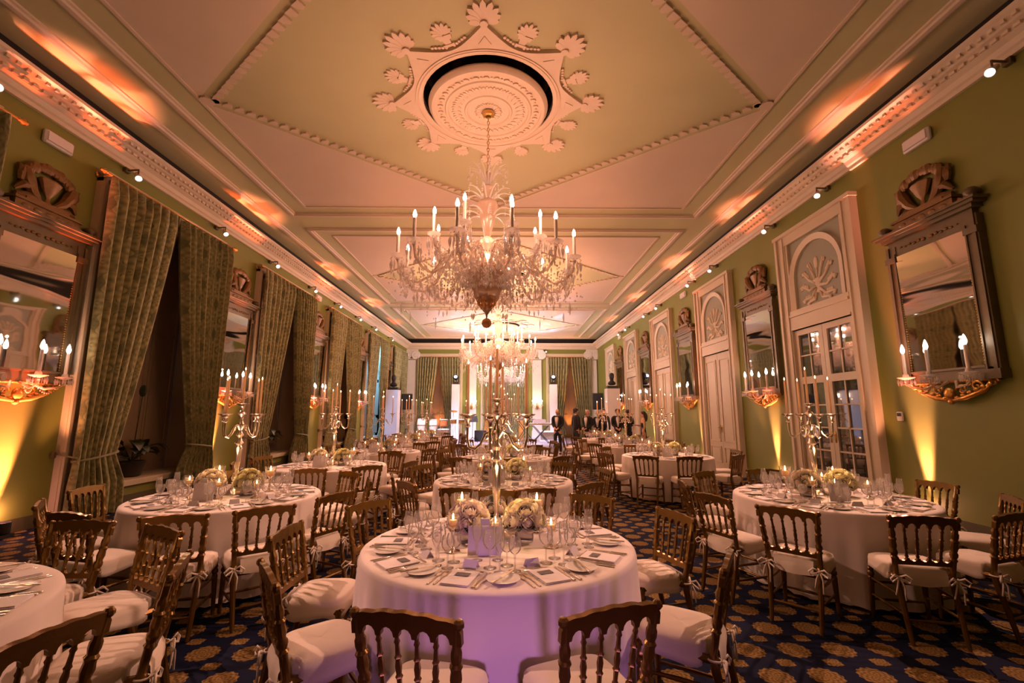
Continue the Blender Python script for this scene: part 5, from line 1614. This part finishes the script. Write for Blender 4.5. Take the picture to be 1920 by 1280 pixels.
for (x, y, rz, lab, h, hr, bald, wom, ar) in (
    (2.32, 18.3, 2.75, 'man in a tuxedo standing alone, hands before him, beside the keyboards', 1.78, m_greyhair, True, False, 'front'),
    (3.10, 18.6, -1.2, 'tall man in a dark suit, seen in profile, second in the group', 1.82, m_hair, False, False, 'down'),
    (3.50, 18.2, 2.3, 'balding man in a dark suit behind the farthest door-side table', 1.76, m_greyhair, True, False, 'front'),
    (4.02, 18.7, 2.6, 'grey-haired man in a dark suit below the black loudspeaker', 1.72, m_greyhair, False, False, 'front'),
    (4.35, 19.3, 2.9, 'dark-haired man half hidden behind the man with the white shirt front', 1.80, m_hair, False, False, 'down'),
    (4.62, 17.9, 2.95, 'dark-haired man in a tuxedo facing the room, white shirt front showing', 1.78, m_hair, False, False, 'front'),
    (5.12, 18.3, .3, 'man in a black suit turned away, beside the woman', 1.76, m_hair, False, False, 'front'),
    (5.52, 17.6, 1.45, 'long-haired woman in a black strapless dress, seen in profile', 1.68, m_hair, False, True, 'up')):
    person(x, y, rz, lab, h, hr, bald, wom, ar)

# ---------------------------------------------------------------- the band's things
def pedestal(x, y, w, h, lab, grp):
    t = thing('white_pedestal', lab, 'pedestal', (x, y, 0), 0, grp)
    ob('column', MB().box((0, 0, h/2), (w, w, h)).mesh('column', m_white), t)
    ob('base_plate', MB().rbox((0, 0, .02), (w+.06, w+.06, .04), bv=.01).mesh('base_plate', m_white), t)
    return t
for x, w in ((-2.95, 'drum side'), (3.28, 'keyboard side')):
    pedestal(x, 29.2, .46, 3.4, 'tall white square column under the moving head lamp, '+w, 'lamp columns')
    m = thing('moving_head_lamp', 'black moving head lamp on the tall white column, '+w, 'stage lamp', (x, 29.2, 3.4), 0, 'moving head lamps')
    ob('base', MB().rbox((0, 0, .06), (.36, .30, .12), bv=.02).mesh('base', m_black), m)
    yk = MB(smooth=30)
    for s_ in (-1, 1): yk.rbox((s_*.17, 0, .30), (.05, .14, .38), bv=.015)
    yk.box((0, 0, .14), (.36, .16, .05)); ob('yoke', yk.mesh('yoke', m_black), m)
    hd = MB(smooth=35); hd.lathe([(0, -.2), (.10, -.18), (.13, -.05), (.14, .12), (.12, .16)], 16, Matrix.Translation((0, -.03, .42)) @ Matrix.Rotation(radians(68), 4, 'X'))
    hh = ob('head', hd.mesh('head', m_black), m)
    ob('lens', MB(smooth=True).lathe([(.115, .155), (.06, .185), (0, .19)], 14, Matrix.Translation((0, -.03, .42)) @ Matrix.Rotation(radians(68), 4, 'X')).mesh('lens', m_blens), hh)
for x, w, y in ((-5.6, 'curtain', 23.9), (5.5, 'door', 22.5)):
    pedestal(x, y, .62, 2.78, 'white pedestal carrying a dark bust on the %s side' % w, 'bust pedestals')
    t = thing('dark_bust', 'dark bronze bust on the white pedestal of the %s side' % w, 'bust', (x, y, 2.78), .0, 'busts')
    ob('plinth', MB().rbox((0, 0, .07), (.52, .40, .14), bv=.02).mesh('plinth', m_black), t)
    bb = skin_figure('bust', [[(0, 0, .16, .10), (0, 0, .28, .17, .12), (0, 0, .38, .09), (0, .01, .46, .10, .11), (0, .0, .60, .14, .16), (0, -.01, .72, .13, .15), (0, -.01, .80, .07)], [(0, 0, .28, .17, .12), (.20, 0, .26, .07)], [(0, 0, .28, .17, .12), (-.20, 0, .26, .07)]], m_black, 2)
    h2 = ob('bust_head', bb, t)
    ob('bust_nose', MB(smooth=True).tube([(0, -.15, .64), (0, -.185, .56), (0, -.14, .54)], [.02, .035, .02], 6).mesh('bust_nose', m_black), h2)
def speaker(x, y, lab, rz):
    t = thing('loudspeaker_on_stand', lab, 'loudspeaker', (x, y, 0), rz, 'loudspeakers on stands')
    ob('cabinet', MB().rbox((0, 0, 2.25), (.62, .50, .92), bv=.03).mesh('cabinet', m_black), t)
    ob('grille', MB().rbox((0, -.255, 2.25), (.54, .02, .84), bv=.01).mesh('grille', m_blackcloth), t)
    ob('pole', MB(smooth=True).tube([(0, 0, .4), (0, 0, 1.8)], .02, 8).mesh('pole', m_black), t)
    for k in range(3):
        a = 2*pi*k/3
        ob('leg', MB(smooth=True).tube([(0, 0, .75), (.45*cos(a), .45*sin(a), .02)], .014, 6).mesh('leg', m_black), t)
speaker(-5.55, 27.0, 'black loudspeaker on a stand beside the dark bust of the curtain side', .25)
speaker(5.5, 26.0, 'black loudspeaker on a stand behind the guests', -.25)
def drum(name, x, y, prof, seg, m, hoop, lab, legs=None, z=0, grp='drums'):
    t = thing(name, lab, 'drum', (x, y, z), 0, grp)
    ob('shell', MB(smooth=35).lathe(prof, seg).mesh('shell', m), t)
    top = max(prof, key=lambda p: p[1])
    hz = top[1]
    ob('drumhead', MB(smooth=30).lathe([(top[0]+.006, hz-.03), (top[0]+.012, hz-.02), (top[0]+.012, hz+.008), (top[0]-.01, hz+.004), (0, hz+.003)], seg).mesh('drumhead', m_shirt), t)
    hp = MB(smooth=30)
    for hh in hoop: hp.lathe([(hh[0], hh[1]-.012), (hh[0]+.014, hh[1]-.012), (hh[0]+.014, hh[1]+.012), (hh[0], hh[1]+.012)], seg)
    ob('hoop', hp.mesh('hoop', m_silver), t)
    if legs:
        for k in range(3):
            a = 2*pi*k/3+.5
            ob('leg', MB(smooth=True).tube([(legs[0]*.9*cos(a), legs[0]*.9*sin(a), legs[1]), (legs[2]*cos(a), legs[2]*sin(a), -z+.01)], .014, 6).mesh('leg', m_silver), t)
    return t
conga = [(.11, .0), (.14, .15), (.185, .38), (.20, .55), (.175, .72), (.15, .78)]
for i, (x, s_) in enumerate(((-4.40, 1.25), (-3.74, 1.2))):
    drum('conga_drum', x, 25.6, [(r*s_, z*s_) for r, z in conga], 20, m_shell, [(.15*s_, .77*s_), (.20*s_, .5*s_)], 'cream conga drum on a stand, %s one of two' % ('curtain side', 'drum kit side')[i], (.16, .1, .25), .32, 'conga drums')
drum('floor_drum', -3.12, 25.1, [(.30, 0), (.30, .62)], 22, m_silver, [(.30, .05), (.30, .57)], 'chrome floor drum at the front of the kit', (.3, .1, .33), .12)
drum('snare_drum', -3.2, 25.7, [(.22, 0), (.22, .40)], 20, m_wood, [(.22, .04), (.22, .36)], 'orange wood drum above the chrome floor drum', (.2, .1, .34), .85)
for i, x in enumerate((-2.62, -2.16)):
    drum('timbale_drum', x, 25.4, [(.17, 0), (.17, .24)], 18, m_brass, [(.17, .03), (.17, .21)], 'brass timbale drum on a thin stand, %s one of two' % ('nearer the kit', 'nearer the white column')[i], (.1, .05, .18), 1.02, 'timbale drums')
for i, (x, y, z) in enumerate(((-3.45, 26.2, 1.62), (-2.7, 26.0, 1.72), (-2.0, 25.7, 1.55))):
    t = thing('cymbal_on_stand', 'brass cymbal on its stand, %s across the drum kit' % ORD[i], 'cymbal', (x, y, 0), .4*i, 'cymbals')
    ob('cymbal', MB(smooth=35).lathe([(0, .03), (.03, .025), (.05, .005), (.24, -.02), (.24, -.024), (.05, -.002), (0, .01)], 24, Matrix.Translation((0, 0, z)) @ Matrix.Rotation(.25, 4, 'X')).mesh('cymbal', m_brass), t)
    ob('stand', MB(smooth=True).tube([(0, 0, .35), (0, 0, z)], .013, 6).mesh('stand', m_silver), t)
    for k in range(3):
        a = 2*pi*k/3
        ob('leg', MB(smooth=True).tube([(0, 0, .4), (.28*cos(a), .28*sin(a), .012)], .011, 5).mesh('leg', m_silver), t)
for i, (x, y) in enumerate(((-1.55, 25.2), (-.35, 25.6))):
    t = thing('music_stand', 'black music stand, %s one beside the drums' % ('first', 'second')[i], 'music stand', (x, y, 0), .3-.5*i, 'music stands')
    ob('desk', MB().rbox((0, 0, 0), (.52, .02, .36), Matrix.Translation((0, -.05, 1.28)) @ Matrix.Rotation(radians(-25), 4, 'X'), bv=.008).mesh('desk', m_black), t)
    ob('pole', MB(smooth=True).tube([(0, 0, .25), (0, 0, 1.2)], .014, 6).mesh('pole', m_black), t)
    for k in range(3):
        a = 2*pi*k/3
        ob('leg', MB(smooth=True).tube([(0, 0, .32), (.30*cos(a), .30*sin(a), .012)], .012, 5).mesh('leg', m_black), t)
for i, (x, y, w, h) in enumerate(((-1.15, 26.5, .75, .62), (-.2, 27.2, .6, .55), (-4.9, 26.2, .6, .5))):
    t = thing('amplifier', ('wide black amplifier behind the music stand', 'black amplifier at the middle of the far wall', 'black amplifier beside the congas')[i], 'amplifier', (x, y, 0), 0, 'amplifiers')
    ob('cabinet', MB().rbox((0, 0, h/2), (w, .35, h), bv=.02).mesh('cabinet', m_black), t)
    ob('grille', MB().rbox((0, -.178, h*.45), (w-.08, .02, h*.72), bv=.005).mesh('grille', m_blackcloth), t)
    ob('handle', MB(smooth=True).tube([(-.1, 0, h), (-.08, 0, h+.03), (.08, 0, h+.03), (.1, 0, h)], .01, 6).mesh('handle', m_silver), t)
def keyboard(x, y, rz, z, lab):
    t = thing('keyboard_on_stand', lab, 'keyboard', (x, y, 0), rz, 'keyboards')
    kb = ob('case', MB().rbox((0, 0, z), (1.25, .34, .10), bv=.02).mesh('case', m_silver), t)
    ks = MB()
    for k in range(36): ks.box((-.57+.0325*k, .06, z+.058), (.029, .14, .018))
    ob('keys', ks.mesh('keys', m_shirt), kb, kind='stuff')
    for s_ in (-1, 1):
        ob('leg', MB(smooth=True).tube([(s_*.45, -.12, .02), (-s_*.45, -.12, z-.06)], .02, 6).tube([(s_*.45, .12, .02), (-s_*.45, .12, z-.06)], .02, 6).tube([(s_*.45, -.16, .02), (s_*.45, .16, .02)], .02, 6).mesh('leg', m_black), t)
    ob('music_rest', MB().rbox((0, 0, 0), (.7, .015, .22), Matrix.Translation((0, -.15, z+.16)) @ Matrix.Rotation(radians(15), 4, 'X'), bv=.005).mesh('music_rest', m_silver), t)
keyboard(2.15, 25.2, -.35, 1.0, 'silver keyboard on a crossed stand beside the lone man in a tuxedo')
keyboard(1.35, 26.6, .5, 1.22, 'higher silver keyboard on a crossed stand behind the centre row candles')
t = thing('control_rack', 'low white cabinet with small green lights under the keyboards', 'cabinet', (2.6, 26.4, 0), 0)
ob('body', MB().rbox((0, 0, .3), (.9, .5, .6), bv=.02).mesh('body', m_white), t); ob('front_panel', MB().rbox((0, -.255, .32), (.78, .02, .42), bv=.01).mesh('front_panel', m_silver), t)
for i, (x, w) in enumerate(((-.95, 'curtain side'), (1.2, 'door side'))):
    t = thing('yellow_lit_stand', 'tapering stand, yellow light put in its colour, below the middle far window, %s one' % w, 'stand', (x, 28.6, 0), 0, 'yellow-lit stands')
    ob('shaft', MB(smooth=30).lathe([(.30, 0), (.30, .06), (.24, .10), (.14, 1.05), (.17, 1.10), (.17, 1.15), (0, 1.15)], 4, a0=pi/4).mesh('shaft', m_gilt), t)  # yellow light on these pedestals is put into the gilt material
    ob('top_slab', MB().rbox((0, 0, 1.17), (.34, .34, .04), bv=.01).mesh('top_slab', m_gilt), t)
    light('stand_uplight', 'SPOT', (x, 28.0, .1), AMBER, 60, .05, (x, 28.6, 1.2), 50, .6)
for a, c in (FW[0], FW[2]):
    light('far_window_lamp', 'SPOT', ((a+c)/2, YF+.35, .2), AMBER, 500, .05, ((a+c)/2, YF+.3, 5.0), 50, .6)
light('far_cornice_lamp', 'SPOT', (-4.2, YF-.8, 1.3), AMBER, 260, .05, (-4.2, YF-.2, 6.0), 60, .6)
light('far_cornice_lamp', 'SPOT', (4.5, YF-.8, 1.3), AMBER, 260, .05, (4.5, YF-.2, 6.0), 60, .6)
